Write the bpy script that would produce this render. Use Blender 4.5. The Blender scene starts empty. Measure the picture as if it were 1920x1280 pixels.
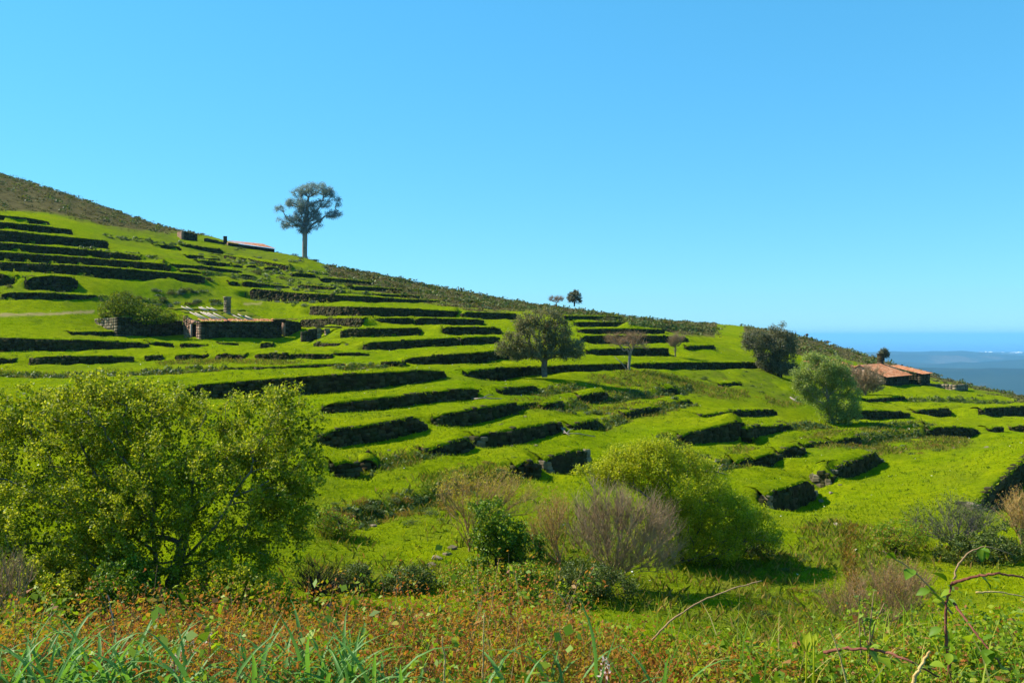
import bpy, math
import numpy as np
from math import radians, sin, cos, pi

# ---------------------------------------------------------------- camera, sky, sun, exposure
SC = bpy.context.scene
COL = SC.collection
F = 1598.0            # focal length in pixels of a 1920 px wide frame
HV = 628.0            # eye level in the same frame
cam_data = bpy.data.cameras.new('camera')
cam = bpy.data.objects.new('camera', cam_data)
COL.objects.link(cam)
cam.location = (0, 0, 0)
cam.rotation_euler = (radians(90), 0, 0)
cam_data.sensor_width = 36.0
cam_data.lens = 36.0 * F / 1920.0
cam_data.shift_y = -12.0 / 1920.0
cam_data.clip_start = 0.1
cam_data.clip_end = 300000.0
SC.camera = cam

SUN_AZ = radians(-72)     # measured from the view direction, negative is to the left
SUN_EL = radians(42)
world = bpy.data.worlds.new('World')
SC.world = world
world.use_nodes = True
wt = world.node_tree
for n in list(wt.nodes):
    wt.nodes.remove(n)
w_out = wt.nodes.new('ShaderNodeOutputWorld')
w_bg = wt.nodes.new('ShaderNodeBackground')
w_sky = wt.nodes.new('ShaderNodeTexSky')
w_sky.sky_type = 'NISHITA'
w_sky.sun_disc = False
w_sky.sun_elevation = SUN_EL
w_sky.sun_rotation = SUN_AZ
w_sky.altitude = 400
w_sky.air_density = 1.0
w_sky.dust_density = 0.0
w_sky.ozone_density = 4.5
w_hs = wt.nodes.new('ShaderNodeHueSaturation')
w_hs.inputs['Hue'].default_value = 0.478
w_hs.inputs['Saturation'].default_value = 1.25
w_hs.inputs['Value'].default_value = 1.0
w_bg.inputs['Strength'].default_value = 0.105
wt.links.new(w_sky.outputs[0], w_hs.inputs['Color'])
w_tint = wt.nodes.new('ShaderNodeMix'); w_tint.data_type = 'RGBA'; w_tint.blend_type = 'MULTIPLY'
w_tint.inputs[0].default_value = 1.0
w_tint.inputs[7].default_value = (0.80, 1.02, 1.10, 1)     # the clear, cyan sky of the day
wt.links.new(w_hs.outputs[0], w_tint.inputs[6])
w_gam = wt.nodes.new('ShaderNodeGamma'); w_gam.inputs[1].default_value = 0.5
w_t2 = wt.nodes.new('ShaderNodeMix'); w_t2.data_type = 'RGBA'; w_t2.blend_type = 'MULTIPLY'
w_t2.inputs[0].default_value = 1.0; w_t2.inputs[7].default_value = (0.92, 1.67, 2.2, 1)
wt.links.new(w_tint.outputs[2], w_gam.inputs[0]); wt.links.new(w_gam.outputs[0], w_t2.inputs[6])
wt.links.new(w_t2.outputs[2], w_bg.inputs[0])
wt.links.new(w_bg.outputs[0], w_out.inputs[0])

sun_data = bpy.data.lights.new('sun', 'SUN')
sun_data.energy = 4.8
sun_data.angle = radians(0.5)
sun_data.color = (1.0, 0.94, 0.82)
sun = bpy.data.objects.new('sun', sun_data)
COL.objects.link(sun)
sun.rotation_euler = (radians(90) - SUN_EL, 0, pi - SUN_AZ)
SUN_DIR = np.array([sin(SUN_AZ) * cos(SUN_EL), cos(SUN_AZ) * cos(SUN_EL), sin(SUN_EL)])
SC.view_settings.view_transform = 'Standard'
SC.view_settings.look = 'None'
SC.view_settings.gamma = 1.0
SC.view_settings.exposure = 0.94
SC.view_settings.use_curve_mapping = False
SC.cycles.volume_bounces = 1
# ---------------------------------------------------------------- shape of the hillside
def hsh(ix, iy, seed):
    v = np.sin(ix * 127.1 + iy * 311.7 + seed * 74.7) * 43758.5453
    return v - np.floor(v)

def vnoise(x, y, seed=0):
    x = np.asarray(x, float); y = np.asarray(y, float)
    ix = np.floor(x); iy = np.floor(y); fx = x - ix; fy = y - iy
    fx = fx * fx * (3 - 2 * fx); fy = fy * fy * (3 - 2 * fy)
    a = hsh(ix, iy, seed); b = hsh(ix + 1, iy, seed); c = hsh(ix, iy + 1, seed); d = hsh(ix + 1, iy + 1, seed)
    return a + (b - a) * fx + (c - a) * fy + (a - b - c + d) * fx * fy

def fbm(x, y, seed=0, oct=4):
    s = 0; a = 0.5; f = 1.0
    for k in range(oct):
        s = s + a * (vnoise(np.asarray(x) * f, np.asarray(y) * f, seed + k * 13) - 0.5); a *= 0.5; f *= 2.03
    return s

def sstep(a, b, x):
    t = np.clip((np.asarray(x, float) - a) / (b - a), 0, 1)
    return t * t * (3 - 2 * t)

# survey points of the hill: bearing and drop as seen from the eye, and the distance ahead
CREST = [(-700, 150, 300), (-300, 232, 290), (0, 327, 275), (100, 357, 262), (200, 391, 250), (300, 424, 240), (400, 445, 228), (490, 468, 215),
         (570, 483, 205), (620, 500, 203), (700, 514, 205), (800, 535, 208), (900, 553, 212), (960, 565, 215), (1100, 583, 222),
         (1200, 597, 226), (1300, 605, 230), (1400, 612, 230), (1500, 632, 226), (1600, 660, 216), (1700, 691, 205),
         (1800, 718, 195), (1920, 745, 185), (2200, 800, 165), (2600, 870, 150)]
SURVEY = [(-700, 640, 80), (-700, 500, 120), (-700, 800, 50), (-300, 640, 84), (-300, 470, 124), (-300, 760, 52),
          (0, 645, 84), (230, 647, 86), (0, 675, 76), (245, 672, 78), (450, 668, 79), (640, 665, 79), (490, 645, 88),
          (190, 629, 97), (222, 631, 100), (280, 631, 103), (345, 632, 106), (400, 632.5, 106), (450, 633.5, 108), (512, 633, 112), (560, 633, 113), (600, 634, 106), (180, 600, 106), (300, 585, 117), (420, 583, 119), (500, 578, 124),
          (90, 532, 112), (0, 500, 121), (317, 503, 128), (0, 440, 134), (200, 461, 150), (90, 420, 160), (20, 380, 195), (200, 420, 190),
          (400, 500, 152), (430, 468, 188), (500, 540, 138), (640, 530, 155), (570, 558, 128), (760, 563, 138),
          (620, 583, 118), (860, 590, 122), (620, 605, 108), (900, 604, 113), (720, 624, 101), (930, 620, 106),
          (770, 647, 88), (930, 637, 97), (850, 672, 74), (960, 664, 80), (740, 680, 72),
          (930, 701, 68), (1060, 692, 74), (1173, 688, 80), (1300, 686, 90), (1424, 686, 98),
          (400, 730, 56), (700, 713, 58), (828, 702, 62), (610, 765, 50), (889, 735, 56), (811, 786, 49), (964, 765, 54),
          (600, 822, 41), (792, 797, 46), (889, 826, 44), (1045, 800, 50), (640, 877, 35), (1050, 870, 42), (980, 880, 40),
          (1120, 798, 55), (1200, 773, 60), (1340, 814, 55), (1397, 808, 57), (1470, 803, 61), (1400, 774, 68),
          (1390, 870, 47), (1490, 848, 53), (1600, 826, 62), (1430, 942, 41), (1510, 920, 46), (1560, 887, 49), (1640, 860, 56),
          (1820, 951, 38), (1890, 902, 44), (1990, 826, 56), (1790, 812, 72), (1900, 804, 78), (1660, 777, 80), (1890, 771, 92),
          (1660, 750, 100), (1690, 720, 125), (1750, 726, 122), (1860, 735, 130), (1560, 790, 74), (1450, 700, 100),
          (1160, 661, 92), (1250, 660, 98), (1290, 636, 118), (1120, 622, 118), (1183, 608, 134), (1110, 595, 142), (1330, 650, 122),
          (1370, 630, 150), (1450, 650, 140), (1560, 670, 150), (1800, 740, 118),
          (700, 930, 32), (900, 960, 31), (1200, 960, 33), (1350, 1000, 31), (1600, 960, 37), (1700, 1000, 33), (1850, 1020, 31),
          (650, 1010, 27), (800, 1050, 25), (1100, 1050, 26), (1350, 1090, 25), (1600, 1080, 26), (1800, 1080, 27),
          (740, 1110, 22), (500, 950, 28), (200, 850, 36), (0, 900, 33), (-300, 900, 34), (-200, 1050, 24), (100, 1050, 24), (330, 1110, 21),
          (1000, 1130, 21), (1300, 1150, 21.5), (1500, 1180, 20.5), (1800, 1190, 20.5), (2200, 1150, 22), (2300, 980, 35), (2300, 850, 60)]

def pix(u, v, Y):
    return np.array([(u - 960.0) / F * Y, Y, (HV - v) / F * Y])

_cu = np.array([c[0] for c in CREST], float)
_ct = (_cu - 960.0) / F
_ce = (HV - np.array([c[1] for c in CREST], float)) / F
_cy = np.array([c[2] for c in CREST], float)
def beyond(t, Y):
    """height of the ground past the crest, falling away to the lowland"""
    e = np.interp(t, _ct, _ce); yc = np.interp(t, _ct, _cy)
    d = np.maximum(Y - yc, -0.25 * yc)
    q = e * yc + e * d - 0.0011 * np.minimum(d, 160) ** 2 - np.maximum(d - 160, 0) * 0.33
    return np.maximum(q, -420.0)

_pts = [pix(*s) for s in SURVEY]
for (u, v, Y) in CREST:
    for k in (0.86, 1.0, 1.18):
        _pts.append(np.array([(u - 960.0) / F * Y * k, Y * k, float(beyond((u - 960.0) / F, np.array(Y * k)))]))
for (x, y, z) in [(-16, 8, -5.4), (0, 10, -5.8), (16, 8, -5.8), (0, 0, -5), (-30, -5, -4), (30, -5, -6), (-60, 10, -3), (60, 10, -9)]:
    _pts.append(np.array([x, y, z], float))
_P = np.array(_pts)
def _warp(x, y):
    """log-like plan coordinates, so near and far ground are fitted evenly"""
    r = np.sqrt(x * x + y * y) + 12.0
    return x / r * 2.2, np.log(r)
def _kern(r2):
    return np.where(r2 > 1e-12, 0.5 * r2 * np.log(np.maximum(r2, 1e-12)), 0.0)
_wx, _wy = _warp(_P[:, 0], _P[:, 1])
_rr = np.sqrt(_P[:, 0] ** 2 + _P[:, 1] ** 2) + 12.0
_val = _P[:, 2] / _rr                      # fit the sight angle, which keeps errors small in view
_n = len(_P)
_A = np.zeros((_n + 3, _n + 3))
_A[:_n, :_n] = _kern((_wx[:, None] - _wx[None]) ** 2 + (_wy[:, None] - _wy[None]) ** 2)
_A[:_n, :_n] += np.eye(_n) * 0.0012
_A[:_n, _n] = 1; _A[:_n, _n + 1] = _wx; _A[:_n, _n + 2] = _wy
_A[_n:, :_n] = _A[:_n, _n:].T
_w = np.linalg.solve(_A, np.concatenate([_val, np.zeros(3)]))

def base_z(x, y):
    x = np.asarray(x, float); y = np.asarray(y, float)
    sh = x.shape; x = x.ravel(); y = y.ravel()
    out = np.empty(x.shape)
    for i in range(0, len(x), 20000):
        xs = x[i:i + 20000]; ys = y[i:i + 20000]
        a, b = _warp(xs, ys)
        s = _kern((a[:, None] - _wx[None]) ** 2 + (b[:, None] - _wy[None]) ** 2) @ _w[:_n] + _w[_n] + _w[_n + 1] * a + _w[_n + 2] * b
        z = s * (np.sqrt(xs * xs + ys * ys) + 12.0)
        Y = np.maximum(ys, 1.0); t = np.clip(xs / Y, -1.5, 1.5)
        yc = np.interp(t, _ct, _cy)
        k = sstep(0.88, 1.05, ys / yc)
        z = z * (1 - k) + beyond(t, Y) * k
        # the bank the photographer stands on falls into the gully
        zn = np.interp(ys, [-30, 0, 2.5, 4.0, 5.2, 9, 13, 17, 30], [-1.6, -1.55, -1.48, -1.62, -2.05, -4.3, -5.7, -6.3, -7.0]) + 0.25 * fbm(xs * 0.25, ys * 0.25, 61, 2)
        kn = sstep(13, 20, ys)
        out[i:i + 20000] = np.where(np.abs(xs) < 60, zn, z) * (1 - kn) + z * kn
    return out.reshape(sh)

def cast(us, vs, y0=6.0, y1=330.0):
    """where the sight lines through the given pixels first meet the base hillside"""
    us = np.atleast_1d(np.asarray(us, float)); vs = np.atleast_1d(np.asarray(vs, float))
    Ys = np.exp(np.linspace(math.log(y0), math.log(y1), 700))
    t = (us - 960.0) / F; e = (HV - vs) / F
    g = base_z(t[:, None] * Ys[None], np.broadcast_to(Ys[None], (len(us), 700))) - e[:, None] * Ys[None]
    hit = g > 0
    idx = np.where(hit.any(1), hit.argmax(1), np.argmax(g, 1))
    idx = np.maximum(idx, 1)
    ar = np.arange(len(us))
    ga = g[ar, idx - 1]; gb = g[ar, idx]
    w = np.where(hit.any(1), np.clip(ga / np.where(np.abs(ga - gb) < 1e-9, 1e-9, ga - gb), 0, 1), 1.0)
    Y = Ys[idx - 1] * (1 - w) + Ys[idx] * w
    return t * Y, Y

# ---------------------------------------------------------------- terrace walls: sight of each wall as (u, top, foot with its cast shade)
WALLS = [
 ('topmost dark wall of the stepped stack at the upper left edge', [(-60, 398, 409), (0, 404, 416), (50, 409, 420), (90, 416, 424)]),
 ('second wall from the top of the upper left stack', [(-60, 412, 426), (0, 418, 432), (70, 423, 436), (133, 431, 442)]),
 ('tall third wall of the upper left stack, ending in a square corner', [(-60, 428, 449), (0, 433, 455), (100, 443, 461), (200, 452, 470)]),
 ('fourth wall of the upper left stack, below the tall one', [(-60, 452, 467), (0, 456, 471), (130, 466, 481), (262, 479, 492)]),
 ('fifth long wall of the upper left stack', [(-60, 469, 486), (0, 473, 490), (150, 483, 499), (317, 496, 511)]),
 ('lowest and longest wall of the upper left stack', [(-60, 489, 506), (0, 492, 509), (180, 501, 520), (380, 517, 532)]),
 ('short wall at the left edge under the upper left stack', [(-60, 511, 536), (0, 513, 539), (25, 520, 540)]),
 ('tall short wall standing alone under the upper left stack', [(50, 522, 544), (95, 518, 546), (142, 522, 546)]),
 ('low curved wall just above the tan path', [(5, 549, 562), (80, 549, 563), (145, 553, 562), (180, 553, 558)]),
 ('small wall fragment left of and below the distant roofless house', [(288, 458, 465), (337, 463, 471)]),
 ('thin stepped wall just below the distant roofless house', [(335, 457, 463), (380, 463, 471), (416, 468, 478)]),
 ('short wall fragment among scrub, two rows under the distant house', [(350, 478, 486), (380, 480, 488)]),
 ('wedge shaped wall piece in the row of three below the distant house', [(372, 488, 497), (405, 490, 500)]),
 ('rightmost small wedge of the row of three below the distant house', [(408, 491, 500), (430, 495, 503)]),
 ('thin long wall running down to the right below the distant red roof', [(421, 478, 484), (480, 488, 496), (540, 498, 508)]),
 ('low scrubby wall above the tip of the lowest upper left wall', [(310, 494, 501), (380, 499, 507), (450, 508, 514)]),
 ('tiny wall piece among shrubs uphill of the chimney', [(448, 514, 522), (480, 518, 526)]),
 ('overgrown wall directly uphill of the stone chimney', [(455, 527, 540), (500, 533, 541), (540, 537, 543)]),
 ('topmost long thin wall right of the big lone tree', [(602, 521, 531), (650, 524, 534), (697, 529, 536)]),
 ('second short wall below the heath right of the lone tree', [(663, 537, 546), (710, 539, 549), (755, 543, 550)]),
 ('thin third wall under the heath right of the lone tree', [(709, 551, 557), (790, 555, 560)]),
 ('very long overgrown wall uphill and right of the stone chimney', [(470, 541, 561), (520, 546, 564), (563, 550, 566), (640, 554, 568), (700, 557, 568), (760, 561, 567), (822, 563, 567)]),
 ('long clean straight wall right of the chimney, at mid slope', [(583, 574, 590), (650, 575, 592), (760, 579, 595), (861, 584, 596)]),
 ('right hand continuation of the long clean wall, ending behind the oak', [(868, 585, 598), (967, 588, 600)]),
 ('thin uppermost wall visible right behind the oak crown', [(1060, 592, 598), (1162, 593, 599)]),
 ('wall joining the right end of the ruined farmhouse', [(566, 599, 612), (620, 597, 612), (680, 596, 611)]),
 ('short wall right of the wall joining the ruin', [(702, 597, 609), (772, 596, 608)]),
 ('wall at mid slope ending at pale rubble left of the oak', [(780, 596, 609), (903, 599, 610)]),
 ('second wall down behind the right side of the oak', [(1077, 604, 613), (1183, 604, 612)]),
 ('third wall down behind the right side of the oak, above the bare tree', [(1084, 617, 627), (1180, 616, 627), (1243, 618, 626)]),
 ('wall right of the small roofless stone hut', [(640, 618, 635), (720, 616, 632), (787, 615, 628)]),
 ('wall left of the oak crown under the pale rubble', [(831, 613, 627), (935, 614, 626)]),
 ('thick wall below and right of the stone hut', [(682, 643, 661), (770, 638, 655), (857, 633, 648)]),
 ('short wall touching the left edge of the oak crown', [(865, 633, 646), (932, 631, 643)]),
 ('wall passing behind the lower left of the oak crown', [(758, 671, 684), (850, 663, 682), (963, 655, 673)]),
 ('stub of wall left of the wall that passes behind the oak', [(716, 677, 687), (758, 677, 685)]),
 ('wall at the foot of the oak trunk, lying in its shadow', [(872, 695, 711), (930, 689, 713), (1000, 687, 703), (1060, 684, 697), (1173, 681, 694)]),
 ('thin wall running right from the bare tree to the dark holm oak', [(1180, 681, 693), (1300, 679, 692), (1424, 680, 692)]),
 ('wall behind the trunk of the bare tree', [(1100, 655, 667), (1180, 653, 668), (1250, 653, 667)]),
 ('wall behind the crown of the bare tree', [(1090, 630, 645), (1165, 629, 644), (1240, 630, 642), (1288, 633, 641)]),
 ('short wall right of the little leafless tree at mid slope', [(1287, 648, 657), (1337, 647, 653)]),
 ('tallest long wall, starting behind the big willow crown', [(345, 724, 748), (450, 714, 748), (560, 706, 740), (700, 698, 727), (790, 693, 717), (828, 695, 710)]),
 ('long wall under the tallest one, starting at the willow', [(606, 756, 774), (700, 746, 767), (800, 735, 756), (889, 725, 745)]),
 ('ragged wall with a pale plant hanging down it', [(811, 778, 795), (870, 768, 797), (964, 752, 776)]),
 ('short stub right of the wall with the hanging plant', [(967, 757, 769), (1002, 752, 764)]),
 ('broken low wall below the oak, left of its shadow tip', [(935, 728, 741), (970, 724, 741), (1003, 722, 737)]),
 ('round tumbled wall heap below the oak shadow', [(1013, 757, 770), (1048, 750, 772)]),
 ('wedge of wall right of the tumbled heap', [(1087, 739, 756), (1134, 732, 755)]),
 ('thick dark wall touching the right edge of the willow', [(600, 808, 840), (690, 795, 828), (775, 780, 810), (792, 790, 806)]),
 ('long near wall with a fallen branch at its right end', [(889, 814, 838), (960, 803, 832), (1040, 789, 812), (1049, 793, 806)]),
 ('dark wall left of and below the long near wall', [(797, 840, 854), (840, 827, 853), (872, 816, 845), (879, 828, 842)]),
 ('dark block of wall low against the willow', [(623, 862, 893), (664, 862, 889)]),
 ('triangular scrap of wall right of the block by the willow', [(672, 860, 878), (690, 850, 880), (708, 868, 878)]),
 ('rounded dark wall above the pale green sallow', [(1017, 857, 884), (1050, 848, 891), (1095, 840, 868)]),
 ('collapsed dark wall left of the rounded one', [(963, 867, 894), (1003, 862, 897)]),
 ('short wall right of the fallen branch', [(1068, 795, 808), (1115, 784, 805), (1127, 796, 803)]),
 ('small broken wall on the open meadow edge right of the fallen branch', [(1168, 772, 783), (1200, 765, 781), (1230, 761, 773)]),
 ('rising wall at the meadow edge, upper right of the sallow', [(1275, 812, 832), (1330, 800, 828), (1380, 788, 826), (1397, 797, 822)]),
 ('ragged wall continuing right from the rising meadow wall', [(1395, 798, 820), (1440, 798, 814), (1478, 795, 804)]),
 ('thin hollow wall on the meadow left of the grey green tree', [(1313, 777, 781), (1370, 769, 782), (1450, 767, 780)]),
 ('first piece of the broken wall line right of the sallow', [(1376, 862, 882), (1406, 856, 880)]),
 ('second piece of the broken wall line right of the sallow', [(1410, 856, 873), (1440, 848, 874), (1458, 852, 867)]),
 ('third piece of the broken wall line right of the sallow', [(1457, 843, 860), (1490, 832, 860), (1500, 838, 855)]),
 ('fourth piece of the broken wall line, with a pale stone end', [(1502, 831, 844), (1550, 826, 842)]),
 ('last and farthest piece of the broken wall line', [(1559, 824, 837), (1608, 816, 834)]),
 ('clean sharp wall block on the right hand meadow, farther of two', [(1557, 876, 898), (1600, 859, 890), (1635, 846, 873), (1646, 857, 864)]),
 ('small wall stump between the two sharp wall blocks', [(1523, 888, 900), (1545, 880, 915), (1560, 894, 906)]),
 ('nearest sharp wall block with a pale squared left end', [(1430, 922, 963), (1470, 911, 955), (1505, 900, 940), (1520, 914, 930)]),
 ('tall near wall running out of the right edge', [(1820, 944, 958), (1860, 905, 956), (1890, 880, 926), (1920, 857, 900), (2000, 806, 836)]),
 ('shaded wall with ivy below the right hand house', [(1741, 800, 824), (1790, 799, 827), (1829, 803, 813)]),
 ('small ivy covered wall knob right of the ivy wall', [(1853, 801, 813), (1876, 799, 813)]),
 ('wall stub at the right edge level with the ivy wall', [(1894, 797, 808), (1960, 796, 812)]),
 ('wall starting right behind the grey green tree', [(1600, 769, 788), (1660, 769, 784), (1701, 773, 782)]),
 ('small rounded terrace wall just below the right hand house', [(1621, 748, 755), (1694, 742, 750)]),
 ('low stone wall in the field below the right hand house', [(1714, 769, 779), (1778, 765, 780)]),
 ('far right wall of the field below the right hand house', [(1840, 765, 780), (1890, 763, 780), (1960, 758, 776)]),
 ('tiny stone stub in the middle of the field below the house', [(1781, 766, 773), (1805, 764, 773)]),
 ('short low wall on the rough pasture left of the dark holm oak', [(1348, 718, 725), (1386, 716, 723)]),
 ('small dark wall gap on the rough pasture right of the bare tree', [(1244, 726, 739), (1264, 726, 738)]),
 ('low broken wall above the open meadow', [(1251, 753, 760), (1291, 749, 757)]),
 ('long wall at the left edge below the ruined farmhouse', [(-80, 630, 660), (0, 633, 659), (140, 637, 658), (230, 641, 654), (273, 643, 652)]),
 ('first wall hump right of the long left edge wall', [(281, 641, 652), (321, 643, 651)]),
 ('second wall hump in the row below the ruin', [(339, 642, 652), (387, 646, 651)]),
 ('third wall hump in the row, below the doorway', [(412, 642, 650), (445, 643, 650)]),
 ('fourth small square hump in the row below the ruin', [(490, 641, 652), (511, 642, 652)]),
 ('last hump of the row, below the small stone hut', [(590, 641, 651), (636, 643, 651)]),
 ('wall scrap at the left edge just above the willow', [(-60, 668, 690), (0, 669, 688), (25, 673, 681)]),
 ('long broken wall above the left part of the willow', [(58, 669, 684), (120, 667, 685), (200, 667, 680), (245, 668, 677)]),
 ('tiny wall piece in the lower row left of centre', [(273, 665, 675), (302, 665, 674)]),
 ('first dark piece in the lower row of wall gaps', [(330, 663, 676), (386, 664, 673)]),
 ('second dark piece in the lower row of wall gaps', [(406, 662, 676), (459, 664, 673)]),
 ('third dark piece in the lower row of wall gaps', [(481, 662, 673), (547, 662, 674)]),
 ('fourth dark piece in the lower row of wall gaps', [(549, 662, 672), (620, 663, 672)]),
 ('fifth and rightmost dark piece in the lower row of wall gaps', [(627, 661, 670), (689, 661, 668)]),
 ('grassy low bank wall right above the willow crown', [(416, 688, 694), (520, 686, 692), (640, 680, 686)]),
 ('tiny dark wall wedge uphill of the row of three wedges', [(392, 484, 490), (410, 485, 490)]),
 ('small dark wall wedge just right of the row of three', [(436, 496, 503), (452, 497, 504)]),
 ('second small dark wedge right of the row of three', [(463, 497, 505), (480, 498, 506)]),
 ('short dark wall below the end of the thin long wall', [(497, 500, 510), (522, 502, 511)]),
 ('short shaded wall under the tip of the fifth stack wall', [(339, 506, 515), (372, 508, 516)]),
 ('tiny dark wall piece straight above the stone chimney', [(430, 527, 536), (446, 529, 538)]),
 ('low dark wall between the grassy hump and the distant house', [(258, 446, 452), (286, 450, 456)]),
 ('short dark wall on the scrubby slope below the lone tall tree', [(548, 512, 520), (590, 515, 523)]),
 ('thin dark wall halfway between lone tall tree and long overgrown wall', [(560, 533, 540), (625, 538, 545)]),
 ('low wall left of the corner of the ruined farmhouse', [(133, 622, 629), (222, 621, 629)]),
]
BANKS = [  # grassy steps without stonework: sight line and height in the view
 ([(712, 872), (760, 862), (798, 852)], 12), ([(640, 985), (700, 962), (770, 945), (850, 915), (900, 905), (958, 893)], 20), ([(1003, 738), (1060, 732), (1090, 728)], 10), ([(1048, 768), (1087, 756)], 12),
 ([(1134, 748), (1190, 742), (1240, 736), (1300, 730)], 11), ([(1127, 800), (1168, 784)], 10), ([(1230, 770), (1290, 756)], 8), ([(1478, 802), (1520, 800), (1560, 802)], 8), ([(1608, 828), (1680, 816), (1741, 813)], 14),
 ([(1240, 838), (1275, 828)], 14), ([(1300, 885), (1376, 876)], 14), ([(430, 486), (500, 497), (560, 508), (620, 516)], 7), ([(455, 505), (520, 512), (600, 520)], 7), ([(380, 512), (450, 520), (520, 530), (600, 538), (660, 541)], 8),
 ([(540, 545), (620, 548), (700, 552)], 7), ([(180, 560), (260, 566), (330, 570)], 8), ([(-60, 703), (100, 704), (250, 700), (420, 693)], 8), ([(640, 690), (716, 684)], 6), ([(1183, 610), (1260, 612), (1330, 622)], 6), ([(1424, 690), (1490, 700)], 8),
 ([(150, 470), (240, 478), (300, 484)], 7), ([(200, 445), (290, 455), (360, 462)], 6), ([(1640, 800), (1740, 803)], 10), ([(1700, 748), (1800, 752), (1900, 756)], 6)]
WGEO = []
for (pl, hp) in BANKS:
    WALLS.append(('', [(u, v - hp / 2, v + hp / 2) for (u, v) in pl]))
for (lab, tri) in WALLS:
    a = np.array(tri, float)
    n = max(3, int((a[-1, 0] - a[0, 0]) / 14) + 1)
    uu = np.linspace(a[0, 0], a[-1, 0], n)
    vt = np.interp(uu, a[:, 0], a[:, 1]); vb = np.interp(uu, a[:, 0], a[:, 2])
    X, Y = cast(uu, (vt + vb) / 2)
    span = a[-1, 0] - a[0, 0]                   # a clean plan line, as a builder would lay it
    tn = (uu - uu.mean()) / max(span, 1.0)
    Y = np.exp(np.polyval(np.polyfit(tn, np.log(Y), 1 if span < 130 else (2 if span < 260 else 3)), tn))
    X = (uu - 960) / F * Y
    h = (vb - vt) / F * Y * np.where(Y > 85, 1.16, 1.06)
    zm = (HV - (vt + vb) / 2) / F * Y
    WGEO.append(dict(label=lab, X=X, Y=Y, h=h, zm=zm))
for w in WGEO:                                  # keep far walls from running straight away along a grazing sight line
    X, Y = w['X'], w['Y']
    for i in range(1, len(X)):
        lim = 1.6 * abs((Y[i - 1] * (X[i] / Y[i] - X[i - 1] / Y[i - 1]))) + 0.02
        t = X[i] / Y[i]; k = w['h'][i] / Y[i]; e = w['zm'][i] / Y[i]
        Y[i] = np.clip(Y[i], Y[i - 1] - lim, Y[i - 1] + lim * 1.6)
        X[i] = t * Y[i]; w['h'][i] = k * Y[i]; w['zm'][i] = e * Y[i]
    d = np.gradient(np.stack([X, Y], 1), axis=0)
    d /= np.linalg.norm(d, axis=1)[:, None] + 1e-9
    w['dir'] = d
    w['nrm'] = np.stack([-d[:, 1], d[:, 0]], 1)     # uphill side
    zb = base_z(X, Y)
    nx, ny = w['nrm'][:, 0], w['nrm'][:, 1]
    g = (base_z(X + nx * 2, Y + ny * 2) - base_z(X - nx * 2, Y - ny * 2)) / 4
    w['up'] = w['zm'] + w['h'] / 2 - zb
    w['dn'] = w['zm'] - w['h'] / 2 - zb
    w['L'] = np.clip(0.55 * w['h'] / np.maximum(g, 0.06), 1.0, 5.0)

def wall_offset(x, y):
    off = np.zeros(x.shape); foot = np.zeros(x.shape)
    for w in WGEO:
        X, Y = w['X'], w['Y']; M = float(w['L'].max()) + 1.5
        sel = np.where((x > X.min() - M) & (x < X.max() + M) & (y > Y.min() - M) & (y < Y.max() + M))[0]
        if len(sel) == 0:
            continue
        px, py = x[sel], y[sel]
        best = np.full(len(sel), 1e9); s_ = np.zeros(len(sel)); f_ = np.zeros(len(sel)); e_ = np.zeros(len(sel))
        n = len(X)
        for i in range(n - 1):
            ax, ay = X[i], Y[i]; bx, by = X[i + 1] - ax, Y[i + 1] - ay
            l2 = bx * bx + by * by + 1e-9; l = math.sqrt(l2)
            t = ((px - ax) * bx + (py - ay) * by) / l2
            tc = np.clip(t, 0, 1)
            dx = px - ax - tc * bx; dy = py - ay - tc * by
            d = np.hypot(dx, dy)
            s = (bx * (py - ay) - by * (px - ax)) / l
            e = np.zeros(len(sel))
            if i == 0: e = np.where(t < 0, -t * l, e)
            if i == n - 2: e = np.where(t > 1, (t - 1) * l, e)
            m = d < best
            best = np.where(m, d, best); s_ = np.where(m, s, s_); f_ = np.where(m, i + tc, f_); e_ = np.where(m, e, e_)
        up = np.interp(f_, np.arange(n), w['up']); dn = np.interp(f_, np.arange(n), w['dn']); L = np.interp(f_, np.arange(n), w['L'])
        endf = 1 - sstep(0, 1.0, e_)
        wd = 0.0 if w['label'] else 0.35
        k = sstep(0.04 - e_ * 3.5 - wd, 0.26 + e_ * 3.5 + wd, s_)
        a = np.clip(1 - np.abs(s_ - 0.18) / L, 0, 1); a = a * a * (3 - 2 * a) * 0.5 + a * 0.5
        off[sel] += (dn * (1 - k) + up * k) * a * endf
        foot[sel] = np.maximum(foot[sel], (1 - sstep(0.1, 0.6, np.abs(s_ - 0.1))) * (e_ < 0.3)) if w['label'] else foot[sel]
    return off, foot

def ground(x, y):
    """final height of the ground, terraces and small bumps included"""
    x = np.atleast_1d(np.asarray(x, float)); y = np.atleast_1d(np.asarray(y, float))
    off, foot = wall_offset(x, y)
    r = np.hypot(x, y)
    amp = np.clip(r / 60.0, 0.15, 1.4)
    z = base_z(x, y) + off + (fbm(x * 0.33, y * 0.33, 3, 3) * 0.30 + fbm(x * 1.1, y * 1.1, 9, 3) * 0.22) * amp * (1 - 0.7 * foot)
    return z

def seat(u, v, Y=None):
    """a point on the finished ground seen near the given pixel"""
    if Y is None:
        X, Yy = cast([u], [v]); X, Yy = float(X[0]), float(Yy[0])
    else:
        Yy = Y; X = (u - 960.0) / F * Y
    return np.array([X, Yy, float(ground([X], [Yy])[0])])
# ---------------------------------------------------------------- helpers
def mat(name, build):
    m = bpy.data.materials.new(name); m.use_nodes = True
    nt = m.node_tree
    for n in list(nt.nodes): nt.nodes.remove(n)
    out = nt.nodes.new('ShaderNodeOutputMaterial')
    sh = build(nt)
    nt.links.new(sh, out.inputs['Surface'])
    return m

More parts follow.
